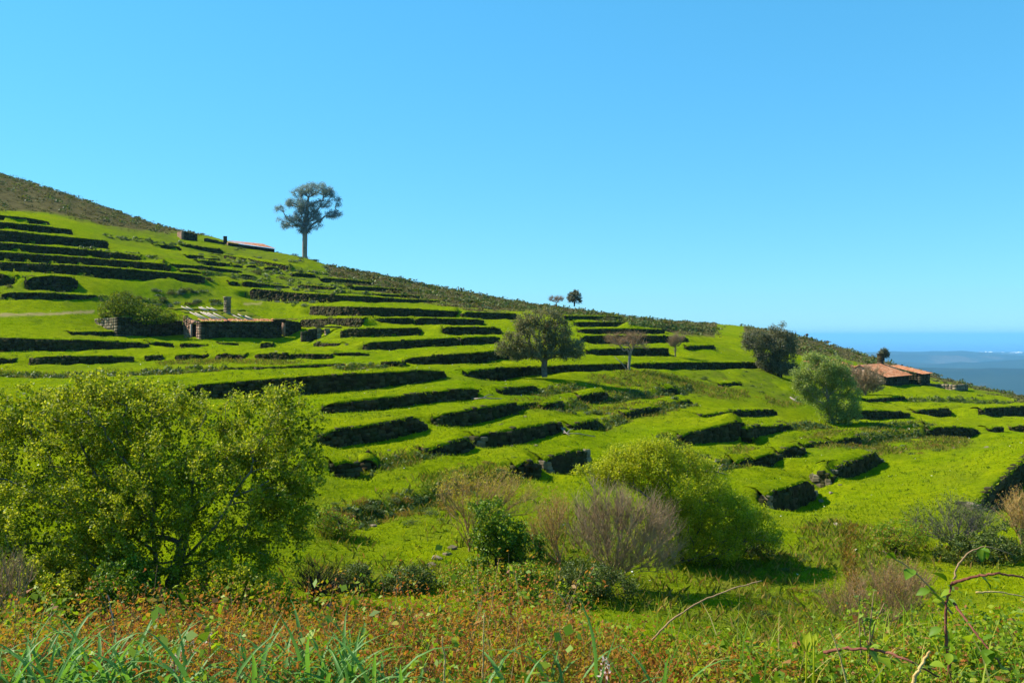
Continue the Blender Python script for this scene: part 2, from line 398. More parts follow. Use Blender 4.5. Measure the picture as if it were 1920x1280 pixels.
def N(nt, t, **kw):
    n = nt.nodes.new(t)
    for k, v in kw.items():
        if k in n.inputs.keys() if hasattr(n.inputs, 'keys') else False:
            n.inputs[k].default_value = v
        else:
            setattr(n, k, v)
    return n

def ramp(nt, fac, stops):
    r = nt.nodes.new('ShaderNodeValToRGB')
    el = r.color_ramp.elements
    while len(el) < len(stops): el.new(0.5)
    for e, (p, c) in zip(el, stops):
        e.position = p; e.color = (c[0], c[1], c[2], 1)
    nt.links.new(fac, r.inputs['Fac'])
    return r.outputs['Color']

def noise(nt, scale, detail=4, rough=0.55, vec=None, dist=0.0):
    n = nt.nodes.new('ShaderNodeTexNoise')
    n.inputs['Scale'].default_value = scale; n.inputs['Detail'].default_value = detail
    n.inputs['Roughness'].default_value = rough; n.inputs['Distortion'].default_value = dist
    if vec is None:
        g = nt.nodes.new('ShaderNodeNewGeometry'); vec = g.outputs['Position']
    nt.links.new(vec, n.inputs['Vector'])
    return n.outputs['Fac']

def mixc(nt, fac, a, b, mode='MIX'):
    m = nt.nodes.new('ShaderNodeMix'); m.data_type = 'RGBA'; m.blend_type = mode
    for key, val in (('Factor', fac), ('A', a), ('B', b)):
        s = [i for i in m.inputs if i.name == key and (i.type == 'RGBA' or key == 'Factor' and i.type == 'VALUE')][0]
        if hasattr(val, 'is_linked') or hasattr(val, 'node'): nt.links.new(val, s)
        elif key == 'Factor': s.default_value = val
        else: s.default_value = (val[0], val[1], val[2], 1)
    return [o for o in m.outputs if o.type == 'RGBA'][0]

def math_(nt, op, a, b=0.0):
    m = nt.nodes.new('ShaderNodeMath'); m.operation = op
    for i, v in enumerate((a, b)):
        if hasattr(v, 'node'): nt.links.new(v, m.inputs[i])
        else: m.inputs[i].default_value = v
    return m.outputs[0]

def bump(nt, h, strength=0.5, dist=0.05):
    b = nt.nodes.new('ShaderNodeBump'); b.inputs['Strength'].default_value = strength; b.inputs['Distance'].default_value = dist
    nt.links.new(h, b.inputs['Height'])
    return b.outputs['Normal']

def diffuse(nt, col, rough=0.9, spec=0.15, normal=None):
    p = nt.nodes.new('ShaderNodeBsdfPrincipled')
    if hasattr(col, 'node'): nt.links.new(col, p.inputs['Base Color'])
    else: p.inputs['Base Color'].default_value = (col[0], col[1], col[2], 1)
    p.inputs['Roughness'].default_value = rough
    p.inputs['Specular IOR Level'].default_value = spec
    if normal is not None: nt.links.new(normal, p.inputs['Normal'])
    return p.outputs[0]

def leaf_mat(name, stops, trans=0.4, rough=0.55, spec=0.25, patch=0.0, patchcol=None, pscale=0.6):
    """leaves: each leaf its own tint, some light passing through"""
    def b(nt):
        g = nt.nodes.new('ShaderNodeNewGeometry')
        col = ramp(nt, g.outputs['Random Per Island'], stops)
        if patch > 0:
            f = ramp(nt, noise(nt, pscale, 3), [(0.42, (0, 0, 0)), (0.62, (patch, patch, patch))])
            col = mixc(nt, f, col, patchcol)
        p = diffuse(nt, col, rough, spec)
        t = nt.nodes.new('ShaderNodeBsdfTranslucent')
        tc = mixc(nt, 1.0, col, (1.3, 1.25, 0.5), 'MULTIPLY')
        nt.links.new(tc, t.inputs['Color'])
        m = nt.nodes.new('ShaderNodeMixShader'); m.inputs[0].default_value = trans
        nt.links.new(p, m.inputs[1]); nt.links.new(t.outputs[0], m.inputs[2])
        return m.outputs[0]
    return mat(name, b)

def bark_mat(name, c0, c1, scale=6.0):
    def b(nt):
        f = noise(nt, scale, 5, 0.65)
        return diffuse(nt, ramp(nt, f, [(0.3, c0), (0.7, c1)]), 0.9, 0.1, bump(nt, f, 0.6, 0.03))
    return mat(name, b)

def mesh_np(name, verts, quads=None, tris=None, smooth=False):
    me = bpy.data.meshes.new(name)
    verts = np.asarray(verts, np.float32).reshape(-1, 3)
    q = np.zeros((0, 4), np.int32) if quads is None else np.asarray(quads, np.int32).reshape(-1, 4)
    t = np.zeros((0, 3), np.int32) if tris is None else np.asarray(tris, np.int32).reshape(-1, 3)
    me.vertices.add(len(verts)); me.vertices.foreach_set('co', verts.ravel())
    nl = q.size + t.size
    me.loops.add(nl); me.loops.foreach_set('vertex_index', np.concatenate([q.ravel(), t.ravel()]))
    np_ = len(q) + len(t)
    me.polygons.add(np_)
    st = np.concatenate([np.arange(len(q)) * 4, q.size + np.arange(len(t)) * 3]).astype(np.int32)
    me.polygons.foreach_set('loop_start', st)
    if smooth: me.polygons.foreach_set('use_smooth', np.ones(np_, bool))
    me.update(calc_edges=True)
    return me

def obj(name, me, m, parent=None, kind=None, label=None, cat=None, group=None, loc=None):
    o = bpy.data.objects.new(name, me); COL.objects.link(o)
    if m is not None and me is not None and len(me.materials) == 0: me.materials.append(m)
    if parent is not None: o.parent = parent
    if loc is not None: o.location = [float(c) for c in loc]
    if kind: o['kind'] = kind
    if label: o['label'] = label
    if cat: o['category'] = cat
    if group: o['group'] = group
    return o

def thing(name, label, cat, loc, group=None, rz=0.0):
    o = bpy.data.objects.new(name, None); COL.objects.link(o)
    o.empty_display_size = 0.3
    o.location = [float(c) for c in loc]; o.rotation_euler = (0, 0, rz)
    o['label'] = label; o['category'] = cat
    if group: o['group'] = group
    return o

class MB:
    """collects boxes, tubes and faces into one mesh"""
    def __init__(s): s.v = []; s.q = []; s.t = []; s.n = 0
    def add(s, v, q=None, t=None):
        v = np.asarray(v, float).reshape(-1, 3)
        if q is not None and len(q): s.q.append(np.asarray(q, int).reshape(-1, 4) + s.n)
        if t is not None and len(t): s.t.append(np.asarray(t, int).reshape(-1, 3) + s.n)
        s.v.append(v); s.n += len(v)
    BQ = [[0, 3, 2, 1], [4, 5, 6, 7], [0, 1, 5, 4], [1, 2, 6, 5], [2, 3, 7, 6], [3, 0, 4, 7]]
    def box(s, x0, x1, y0, y1, z0, z1, jit=0.0, rng=None):
        v = np.array([[x0, y0, z0], [x1, y0, z0], [x1, y1, z0], [x0, y1, z0], [x0, y0, z1], [x1, y0, z1], [x1, y1, z1], [x0, y1, z1]], float)
        if jit: v = v + rng.uniform(-jit, jit, v.shape)
        s.add(v, MB.BQ)
    def hexa(s, v):
        s.add(v, MB.BQ)
    def tube(s, pts, rad, k=6):
        pts = np.asarray(pts, float); rad = np.broadcast_to(np.asarray(rad, float), (len(pts),))
        d = np.gradient(pts, axis=0); d /= np.linalg.norm(d, axis=1)[:, None] + 1e-9
        ref = np.array([0.0, 0, 1]) if abs(d[0, 2]) < 0.9 else np.array([1.0, 0, 0])
        a = np.cross(d, ref); a /= np.linalg.norm(a, axis=1)[:, None] + 1e-9
        b = np.cross(d, a)
        ang = np.arange(k) / k * 2 * pi
        v = pts[:, None] + rad[:, None, None] * (a[:, None] * np.cos(ang)[None, :, None] + b[:, None] * np.sin(ang)[None, :, None])
        q = []
        for i in range(len(pts) - 1):
            for j in range(k):
                q.append([i * k + j, i * k + (j + 1) % k, (i + 1) * k + (j + 1) % k, (i + 1) * k + j])
        n = len(pts) * k
        vv = np.concatenate([v.reshape(-1, 3), pts[:1], pts[-1:]])
        t = [[n, (j + 1) % k, j] for j in range(k)] + [[n + 1, n - k + j, n - k + (j + 1) % k] for j in range(k)]
        s.add(vv, q, t)
    def mesh(s, name, smooth=False):
        return mesh_np(name, np.concatenate(s.v), np.concatenate(s.q) if s.q else None, np.concatenate(s.t) if s.t else None, smooth)

def unit(rng, n):
    v = rng.normal(size=(n, 3)); return v / (np.linalg.norm(v, axis=1)[:, None] + 1e-9)

def leaves(rng, cen, length, width, up=0.3, droop=0.0, outward=None):
    """one folded leaf (two triangles pairs) at each centre"""
    n = len(cen)
    ax = unit(rng, n); ax[:, 2] -= droop
    if outward is not None: ax += outward
    ax /= np.linalg.norm(ax, axis=1)[:, None] + 1e-9
    nr = unit(rng, n); nr[:, 2] = np.abs(nr[:, 2]) + up
    sd = np.cross(ax, nr); sd /= np.linalg.norm(sd, axis=1)[:, None] + 1e-9
    nn = np.cross(sd, ax)
    L = length * rng.uniform(0.6, 1.25, (n, 1)); W = width * rng.uniform(0.7, 1.2, (n, 1))
    v = np.stack([cen - ax * L * 0.5, cen + sd * W * 0.5 + nn * W * 0.12, cen + ax * L * 0.5, cen - sd * W * 0.5 + nn * W * 0.12], 1)
    return v.reshape(-1, 3), np.arange(n * 4).reshape(-1, 4)

def blades(rng, base, height, width, lean=0.5, dirv=None):
    """simple grass blades: one bent triangle pair each, standing on base"""
    n = len(base)
    a = rng.uniform(0, 2 * pi, n)
    sd = np.stack([np.cos(a), np.sin(a), np.zeros(n)], 1)
    ln = unit(rng, n) * lean
    if dirv is not None: ln = ln + dirv
    ln[:, 2] = 0
    H = height * rng.uniform(0.5, 1.3, (n, 1)); W = width
    tip = base + ln * H + np.array([0, 0, 1.0]) * H
    mid = base + ln * H * 0.3 + np.array([0, 0, 0.6]) * H
    v = np.stack([base - sd * W * 0.5, base + sd * W * 0.5, mid + sd * W * 0.4, tip], 1)
    return v.reshape(-1, 3), np.arange(n * 4).reshape(-1, 4)
# ---------------------------------------------------------------- materials of the place
def _terrain(nt):
    at = lambda n: [setattr(a := nt.nodes.new('ShaderNodeAttribute'), 'attribute_name', n), a.outputs['Fac']][1]
    big = noise(nt, 0.09, 4, 0.6); mid = noise(nt, 0.9, 5, 0.65); fine = noise(nt, 7.0, 4, 0.7); vf = noise(nt, 28.0, 3, 0.7)
    g = ramp(nt, mid, [(0.28, (0.095, 0.145, 0.002)), (0.5, (0.195, 0.255, 0.003)), (0.72, (0.28, 0.31, 0.005))])
    g2 = ramp(nt, big, [(0.3, (0.135, 0.225, 0.002)), (0.7, (0.30, 0.30, 0.005))])
    g = mixc(nt, 0.45, g, g2)
    dk = ramp(nt, fine, [(0.30, (0.40, 0.48, 0.40)), (0.52, (1.0, 1.0, 1.0)), (0.8, (1.3, 1.2, 1.0))])
    g = mixc(nt, 0.85, g, dk, 'MULTIPLY')
    tus = ramp(nt, noise(nt, 2.3, 6, 0.72, dist=0.6), [(0.36, (0.42, 0.55, 0.5)), (0.47, (0.9, 0.95, 0.9)), (0.6, (1.08, 1.04, 1.0))])
    g = mixc(nt, 0.75, g, tus, 'MULTIPLY')
    wpt = ramp(nt, noise(nt, 0.22, 5, 0.7), [(0.52, (0, 0, 0)), (0.68, (0.55, 0.55, 0.55))])
    g = mixc(nt, wpt, g, (0.13, 0.16, 0.012))
    rough_g = ramp(nt, noise(nt, 1.6, 5, 0.7), [(0.3, (0.035, 0.07, 0.006)), (0.5, (0.10, 0.14, 0.012)), (0.68, (0.15, 0.12, 0.03))])
    heath = ramp(nt, noise(nt, 0.5, 6, 0.7), [(0.3, (0.045, 0.042, 0.016)), (0.5, (0.105, 0.085, 0.036)), (0.7, (0.15, 0.13, 0.04))])
    col = mixc(nt, at('rough'), g, rough_g)
    col = mixc(nt, at('heath'), col, heath)
    col = mixc(nt, at('path'), col, (0.36, 0.27, 0.11))
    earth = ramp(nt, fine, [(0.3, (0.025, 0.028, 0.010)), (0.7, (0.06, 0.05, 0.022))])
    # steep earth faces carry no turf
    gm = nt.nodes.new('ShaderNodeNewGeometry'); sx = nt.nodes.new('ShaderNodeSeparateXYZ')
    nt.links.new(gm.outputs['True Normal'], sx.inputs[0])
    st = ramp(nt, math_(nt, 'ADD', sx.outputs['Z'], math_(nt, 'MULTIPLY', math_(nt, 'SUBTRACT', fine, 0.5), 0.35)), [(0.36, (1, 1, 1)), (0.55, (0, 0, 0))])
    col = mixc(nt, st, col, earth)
    h = math_(nt, 'ADD', math_(nt, 'MULTIPLY', fine, 0.7), math_(nt, 'MULTIPLY', vf, 0.3))
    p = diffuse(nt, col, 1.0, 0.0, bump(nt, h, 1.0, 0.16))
    return p
M = {}
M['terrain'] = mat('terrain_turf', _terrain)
def _low(nt):
    a = noise(nt, 0.0011, 6, 0.6); b = noise(nt, 0.006, 4, 0.6)
    c = ramp(nt, a, [(0.35, (0.008, 0.016, 0.010)), (0.55, (0.022, 0.032, 0.016)), (0.66, (0.12, 0.085, 0.055)), (0.75, (0.03, 0.04, 0.018))])
    return diffuse(nt, mixc(nt, math_(nt, 'MULTIPLY', b, 0.6), c, (0.03, 0.05, 0.02)), 0.95, 0.0)
M['lowland'] = mat('lowland_woods_and_fields', _low)
def _sea(nt):
    p = diffuse(nt, (0.015, 0.06, 0.12), 0.35, 0.5, bump(nt, noise(nt, 0.02, 3), 0.15, 2.0))
    return p
M['sea'] = mat('sea_water', _sea)
def _stone(c0, c1, c2, moss=0.0):
    def b(nt):
        g = nt.nodes.new('ShaderNodeNewGeometry')
        f = noise(nt, 5.0, 6, 0.7)
        col = ramp(nt, math_(nt, 'ADD', math_(nt, 'MULTIPLY', g.outputs['Random Per Island'], 0.5), math_(nt, 'MULTIPLY', f, 0.5)), [(0.25, c0), (0.5, c1), (0.8, c2)])
        if moss > 0:
            m = ramp(nt, noise(nt, 1.1, 5, 0.7), [(0.40, (0, 0, 0)), (0.58, (moss, moss, moss))])
            col = mixc(nt, m, col, (0.035, 0.05, 0.010))
        return diffuse(nt, col, 0.95, 0.08, bump(nt, f, 0.7, 0.03))
    return b
M['wallstone'] = mat('mossy_stone_shade_darkened', _stone((0.020, 0.014, 0.007), (0.042, 0.029, 0.013), (0.095, 0.07, 0.034), 0.5))  # mossy stone, darkened further so the shade on the walls is in its colour
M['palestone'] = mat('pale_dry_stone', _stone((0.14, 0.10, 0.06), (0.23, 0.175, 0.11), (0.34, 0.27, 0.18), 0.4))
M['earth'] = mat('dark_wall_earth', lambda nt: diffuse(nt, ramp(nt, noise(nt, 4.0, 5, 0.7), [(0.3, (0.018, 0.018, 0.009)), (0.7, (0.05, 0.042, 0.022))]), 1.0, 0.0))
M['housestone'] = mat('ruin_masonry_shade_darkened', _stone((0.022, 0.016, 0.010), (0.048, 0.035, 0.022), (0.10, 0.077, 0.05), 0.35))  # brown stone made darker, the shade of the fronts painted into it
M['redstone'] = mat('reddish_masonry', _stone((0.24, 0.13, 0.08), (0.36, 0.21, 0.14), (0.45, 0.32, 0.22), 0.1))  # reddish stone in a lighter copy, sunlight on the end walls painted in
M['tile'] = mat('orange_clay_tile', _stone((0.44, 0.14, 0.055), (0.60, 0.23, 0.10), (0.70, 0.38, 0.22), 0.08))
M['timber'] = mat('bleached_timber', lambda nt: diffuse(nt, ramp(nt, noise(nt, 9.0, 4), [(0.3, (0.28, 0.22, 0.17)), (0.7, (0.50, 0.43, 0.36))]), 0.85, 0.1))
M['darkwood'] = mat('dark_door_wood', lambda nt: diffuse(nt, ramp(nt, noise(nt, 9.0, 4), [(0.3, (0.02, 0.014, 0.01)), (0.7, (0.06, 0.04, 0.025))]), 0.9, 0.1))
M['white'] = mat('white_render', lambda nt: diffuse(nt, (0.75, 0.73, 0.68), 0.9, 0.1))
GREEN_GRASS = [(0.0, (0.10, 0.16, 0.002)), (0.5, (0.20, 0.26, 0.003)), (1.0, (0.30, 0.32, 0.006))]
M['grass'] = leaf_mat('grass_blades', GREEN_GRASS, 0.35, 0.7, 0.1)
M['roughgrass'] = leaf_mat('rough_grass_blades', [(0.0, (0.07, 0.11, 0.008)), (0.5, (0.16, 0.17, 0.015)), (1.0, (0.28, 0.17, 0.05))], 0.3, 0.8, 0.1)

# ---------------------------------------------------------------- the hillside sheet
_az = np.radians(np.concatenate([np.linspace(-56, -34, 26)[:-1], np.linspace(-34, 34, 600), np.linspace(34, 56, 26)[1:]]))
def _geo(a, b, k): return np.exp(np.arange(math.log(a), math.log(b), k))
_rg = np.concatenate([_geo(0.8, 14, 0.035), _geo(14, 34, 0.011), _geo(34, 175, 0.0061), _geo(175, 330, 0.011), _geo(330, 3200, 0.07), [3300.0]])
_R, _T = np.meshgrid(_rg, _az, indexing='ij')
_x = (_R * np.sin(_T)).ravel(); _y = (_R * np.cos(_T)).ravel()
_z = ground(_x, _y)
_nr, _nc = _R.shape
_i = np.arange((_nr - 1) * _nc).reshape(_nr - 1, _nc)[:, :-1].ravel()
hill_me = mesh_np('hillside', np.stack([_x, _y, _z], 1), np.stack([_i, _i + 1, _i + _nc + 1, _i + _nc], 1), smooth=True)
HEATH_U = np.array([-800, -60, 0, 90, 150, 250, 330, 372, 395, 590, 615, 700, 800, 900, 1000, 1100, 1200, 1300, 1340, 1352, 1382, 1400, 1500, 1580, 1700, 1800, 1920, 2400.])
HEATH_V = np.array([340, 380, 395, 402, 416, 430, 440, 448, 380, 380, 512, 543, 564, 585, 588, 597, 612, 628, 630, 560, 560, 642, 660, 676, 698, 722, 752, 850.])
def seen(x, y, z):
    yy = np.maximum(y, 0.5)
    return 960 + F * x / yy, HV - F * z / yy
def heath_at(x, y, z):
    u, v = seen(x, y, base_z(x, y))
    vb = np.interp(u, HEATH_U, HEATH_V) + fbm(x * 0.05, y * 0.05, 5, 4) * 22 + fbm(x * 0.2, y * 0.2, 15, 3) * 16
    h = sstep(3, -5, v - vb) * (y > 60)
    return np.where((y > 60) & (y > np.interp(np.clip(x / np.maximum(y, 1), -1.5, 1.5), _ct, _cy) * 1.02) & ((u < 395) | (u > 600)), 1.0, h)
ROUGH = [(1450, 1130, 200, 80, 0.85), (1000, 1010, 240, 70, 0.7), (1620, 1060, 150, 70, 0.75), (760, 1060, 160, 50, 0.6), (1250, 1120, 140, 50, 0.6), (300, 445, 120, 26, 0.75), (450, 482, 160, 36, 0.8), (570, 522, 130, 28, 0.8), (660, 512, 110, 24, 0.8), (880, 560, 120, 14, 0.6), (1250, 612, 120, 14, 0.6), (60, 540, 110, 24, 0.5), (420, 680, 200, 8, 0.5), (1090, 1000, 120, 40, 0.6), (1800, 900, 60, 30, 0.3), (1200, 715, 95, 30, 0.8), (1370, 715, 110, 34, 0.8), (1480, 745, 70, 22, 0.6), (1620, 830, 110, 26, 0.8), (1750, 830, 80, 22, 0.6), (480, 505, 130, 34, 0.6), (560, 540, 140, 26, 0.6), (330, 560, 130, 24, 0.7),
         (720, 950, 130, 26, 0.9), (880, 900, 120, 22, 0.7), (720, 870, 90, 16, 0.5), (1480, 1120, 110, 90, 0.75), (1560, 1010, 70, 40, 0.6), (640, 1080, 130, 34, 0.8),
         (1000, 1060, 160, 60, 0.8), (1650, 1120, 110, 60, 0.9), (650, 1000, 90, 40, 0.5), (1180, 770, 90, 16, 0.5), (1340, 850, 90, 22, 0.6), (1000, 760, 80, 14, 0.4), (1850, 1040, 120, 30, 0.7)]
def rough_at(x, y, z):
    u, v = seen(x, y, base_z(x, y)); r = np.zeros(len(x))
    for (a, b, ru, rv, k) in ROUGH:
        d = ((u - a) / ru) ** 2 + ((v - b) / rv) ** 2
        r = np.maximum(r, k * np.exp(-d * 0.9) * sstep(-0.16, 0.12, fbm(x * 0.35, y * 0.35, 21, 4) + 0.10 - 0.1 * d))
    for w in WGEO:
        if w['label']: continue
        d = np.full(len(x), 9.0)
        sel = np.where((x > w['X'].min() - 2) & (x < w['X'].max() + 2) & (y > w['Y'].min() - 2) & (y < w['Y'].max() + 2))[0]
        for i in range(len(w['X'])): d[sel] = np.minimum(d[sel], np.hypot(x[sel] - w['X'][i], y[sel] - w['Y'][i]))
        r = np.maximum(r, 0.85 * sstep(1.1, 0.2, d + fbm(x * 1.1, y * 1.1, 52, 3) * 1.6))
    return np.clip(np.maximum(r, sstep(15, 12, y)), 0, 1)
def path_at(x, y):
    u, v = seen(x, y, base_z(x, y))
    p = np.exp(-((v - np.interp(u, [-200, 0, 90, 175], [596, 591, 589, 585])) / 2.4) ** 4) * (u < 178) * (y > 85) * (y < 125)
    p = np.maximum(p, np.exp(-((v - np.interp(u, [1480, 1590, 1700], [566, 1005, 1300])) / 400) ** 2) * 0)
    q = np.exp(-((v - np.interp(u, [455, 490], [571, 569])) / 1.6) ** 4) * (u > 455) * (u < 492) * (y > 110) * (y < 145)
    return np.maximum(p, q * 0.8)
for nm, vals in (('heath', heath_at(_x, _y, _z)), ('rough', rough_at(_x, _y, _z)), ('path', path_at(_x, _y))):
    hill_me.attributes.new(nm, 'FLOAT', 'POINT').data.foreach_set('value', vals.astype(np.float32))
obj('hillside', hill_me, M['terrain'], kind='structure')

# lowland far below, then the sea out to the horizon
SEA_Z = -380.0
def _sheet(name, xs, ys, zf, m):
    Xg, Yg = np.meshgrid(xs, ys); nx, ny = len(xs), len(ys)
    i = np.arange((ny - 1) * nx).reshape(ny - 1, nx)[:, :-1].ravel()
    me = mesh_np(name, np.stack([Xg.ravel(), Yg.ravel(), zf(Xg.ravel(), Yg.ravel())], 1), np.stack([i, i + 1, i + nx + 1, i + nx], 1), smooth=True)
    return obj(name, me, m, kind='structure')
def _lowz(x, y):
    r = fbm(x / 2200.0, y / 1300.0, 31, 5) * 420 + 45 + fbm(x / 700., y / 500., 77, 3) * 90
    coast = 18500 + fbm(x / 5000.0, x * 0 + 3.3, 41, 4) * 3000
    k = sstep(0, 7000, coast - y)
    return SEA_Z + 2 + np.maximum(r, -20) * k * 0.9 + 12 * sstep(-200, 300, coast - y) - 30 * sstep(0, 800, y - coast)
_sheet('lowland', np.linspace(-26000, 30000, 170), np.concatenate([np.linspace(-6000, 4000, 12), np.linspace(4200, 21000, 150)]), _lowz, M['lowland'])
_sheet('sea', np.linspace(-150000, 150000, 4), np.linspace(-20000, 150000, 4), lambda x, y: x * 0 + SEA_Z - 6, M['sea'])

# haze of the warm day over the lowland and the sea
hz = MB(); hz.box(-160000, 160000, -25000, 160000, -440.0, 75.0)
def _haze():
    m = bpy.data.materials.new('haze_air'); m.use_nodes = True
    nt = m.node_tree
    for n in list(nt.nodes): nt.nodes.remove(n)
    out = nt.nodes.new('ShaderNodeOutputMaterial'); v = nt.nodes.new('ShaderNodeVolumePrincipled')
    v.inputs['Color'].default_value = (0.25, 0.63, 1.0, 1); v.inputs['Density'].default_value = 0.000058
    v.inputs['Anisotropy'].default_value = 0.0
    nt.links.new(v.outputs[0], out.inputs['Volume'])
    return m
# ---------------------------------------------------------------- terrace walls
def stone_mesh(name, rng):
    """one field stone: a chamfered, uneven block of unit size"""
    c = 0.36
    base = []
    for sx in (-1, 1):
        for sy in (-1, 1):
            for sz in (-1, 1):
                for ax in range(3):
                    p = np.array([sx, sy, sz], float) * c; p[ax] = np.sign(p[ax]) * 0.5
                    base.append(p)
    pts = np.array(base) + rng.uniform(-0.06, 0.06, (24, 3))
    import bmesh
    bm = bmesh.new()
    for p in pts: bm.verts.new(p)
    r = bmesh.ops.convex_hull(bm, input=bm.verts[:])
    me = bpy.data.meshes.new(name); bm.to_mesh(me); bm.free()
    return me
_rs = np.random.default_rng(5)
STONES = [stone_mesh('stone', _rs) for _ in range(6)]
for s in STONES: s.materials.append(M['wallstone'])
PALE = [s.copy() for s in STONES]
for s in PALE:
    s.materials.clear(); s.materials.append(M['palestone'])
NEAR_WALLS = ('nearest sharp wall block', 'clean sharp wall block', 'tall near wall running', 'small wall stump between', 'long near wall with', 'rounded dark wall above')
GRP = 'dry stone terrace walls across the hillside'
rng = np.random.default_rng(11)
for w in WGEO:
    if not w['label']: continue
    X, Y, h, zm = w['X'], w['Y'], w['h'], w['zm']
    P = np.stack([X, Y], 1)
    seg = np.hypot(*np.diff(P, axis=0).T); S = np.concatenate([[0], np.cumsum(seg)]); LEN = S[-1]
    ym = float(Y.mean())
    mid = len(X) // 2
    root = thing('terrace_wall', w['label'], 'wall', (X[mid], Y[mid], zm[mid] - h[mid] / 2), GRP); root['kind'] = 'thing'
    org = np.array([X[mid], Y[mid], zm[mid] - h[mid] / 2])
    near = w['label'].startswith(NEAR_WALLS)
    def at(s):
        s = np.clip(s, 0, LEN)
        x = np.interp(s, S, X); y = np.interp(s, S, Y); hh = np.interp(s, S, h); z = np.interp(s, S, zm)
        nx = np.interp(s, S, w['nrm'][:, 0]); ny = np.interp(s, S, w['nrm'][:, 1])
        return x, y, z, hh, nx, ny
    # earth core behind the stones
    ns = max(3, int(LEN / 0.8) + 2); ss = np.linspace(0, LEN, ns)
    x, y, z, hh, nx, ny = at(ss)
    hh = hh * np.where((ss < 0.01) | (ss > LEN - 0.01), 0.8, 1.0)
    rows = []
    for (o_, zz) in ((-0.10, z - hh / 2 - 0.35), (-0.02, z + hh / 2 - 0.10), (0.35, z + hh / 2 - 0.12), (0.4, z - hh / 2 - 0.35)):
        rows.append(np.stack([x + nx * o_, y + ny * o_, zz], 1) - org)
    v = np.stack(rows, 1)
    v[:, 1:3] += rng.normal(0, 0.03, (ns, 2, 3))
    q = []
    for i in range(ns - 1):
        for j in range(4):
            a = i * 4 + j; b = i * 4 + (j + 1) % 4
            q.append([a, b, b + 4, a + 4])
    q += [[0, 3, 2, 1], [(ns - 1) * 4, (ns - 1) * 4 + 1, (ns - 1) * 4 + 2, (ns - 1) * 4 + 3]]
    obj('earth_core', mesh_np('earth_core', v, q), M['earth'], root)
    # turf cap: the terrace lawn carried out over the stones
    nt_ = max(3, int(LEN / 0.35) + 2); st_ = np.linspace(-0.05, LEN + 0.05, nt_)
    x, y, z, hh, nx, ny = at(st_)
    ef = np.minimum(np.clip(st_, 0, None), np.clip(LEN - st_, 0, None)); lo_ = 0.22 * hh * np.clip(1 - ef / 0.5, 0, 1)
    offs = (-0.24, -0.05, 0.35, 0.8, 1.3)
    rows = []
    for k_, o_ in enumerate(offs):
        oo = o_ + (rng.normal(0, 0.05, nt_) if k_ == 0 else 0)
        px_, py_ = x + nx * oo, y + ny * oo
        if k_ < 2: zz = z + hh / 2 - lo_ + rng.normal(0, 0.025, nt_) - (0.07 if k_ == 0 else -0.02)
        else: zz = np.maximum(ground(px_, py_) + (0.05, 0.03, -0.12)[k_ - 2], z * 0 - 1e9)
        if k_ == 2: zz = np.maximum(zz, z + hh / 2 - lo_ - 0.02)
        rows.append(np.stack([px_, py_, zz], 1) - org)
    under = rows[0] + np.stack([nx * 0.1, ny * 0.1, -0.14 + 0 * nx], 1)
    v = np.stack([under] + rows, 1); kk = len(offs) + 1
    i_ = np.arange(nt_ - 1)[:, None] * kk + np.arange(kk - 1)[None]
    i_ = i_.ravel()
    obj('turf_cap', mesh_np('turf_cap', v, np.stack([i_, i_ + kk, i_ + kk + 1, i_ + 1], 1), smooth=True), M['terrain'], root)
    # stones in rough courses
    sw = 0.24 + 0.0020 * ym; ch = sw * 0.58
    cen = []; siz = []; yaw = []; pale = []
    nco = int(np.max(h) / ch) + 2
    for c in range(nco):
        s = rng.uniform(0, sw * 0.6)
        while s < LEN:
            ww = sw * rng.uniform(0.65, 1.5)
            xx, yy, zz, hhh, ax, ay = at(s + ww / 2)
            edge = min(s, LEN - s)
            top = hhh / 2 - (0.25 * hhh * max(0, 1 - edge / 0.5)) + rng.uniform(-0.05, 0.05) - 0.02
            zc = -hhh / 2 + (c + 0.3) * ch
            if zc + ch * 0.3 < top and rng.random() > 0.03:
                o_ = -0.16 + rng.normal(0, 0.03) + 0.10 * (zc + hhh / 2) / max(hhh, 0.3)
                cen.append([xx + ax * o_, yy + ay * o_, zz + zc]); siz.append([ww * 1.04, 0.30 * rng.uniform(0.8, 1.3), ch * rng.uniform(0.9, 1.15)])
                yaw.append(math.atan2(-ax, ay) + rng.normal(0, 0.12))
                pale.append(edge < 0.35 and near)  # paler stone towards the ends of near walls, sunlight coloured in
            s += ww
    # squared ends: stones turned into the bank
    for (s_end, sg) in ((0.0, -1), (LEN, 1)):
        xx, yy, zz, hhh, ax, ay = at(s_end)
        for c in range(int(hhh * 0.62 / ch) + 1):
            for o_ in (0.05, 0.38):
                cen.append([xx + ax * o_ - ay * sg * 0.06, yy + ay * o_ + ax * sg * 0.06, zz - hhh / 2 + (c + 0.4) * ch]); siz.append([0.3, 0.36, ch]); yaw.append(math.atan2(-ax, ay)); pale.append(s_end == 0.0 and rng.random() < 0.6)  # left ends get paler stones: the sun on them is put into the colour
    cen = np.array(cen); siz = np.array(siz); yaw = np.array(yaw)
    order = np.arange(len(cen))
    nobj = min(300, len(cen)) if near else 0
    for i in order[:nobj]:
        o = bpy.data.objects.new('stone', (PALE if pale[i] else STONES)[int(rng.integers(6))]); COL.objects.link(o)
        o.parent = root; o.location = cen[i] - org; o.scale = siz[i] * 1.18
        o.rotation_euler = (rng.normal(0, 0.08), rng.normal(0, 0.08), yaw[i])
    rest = order[nobj:]
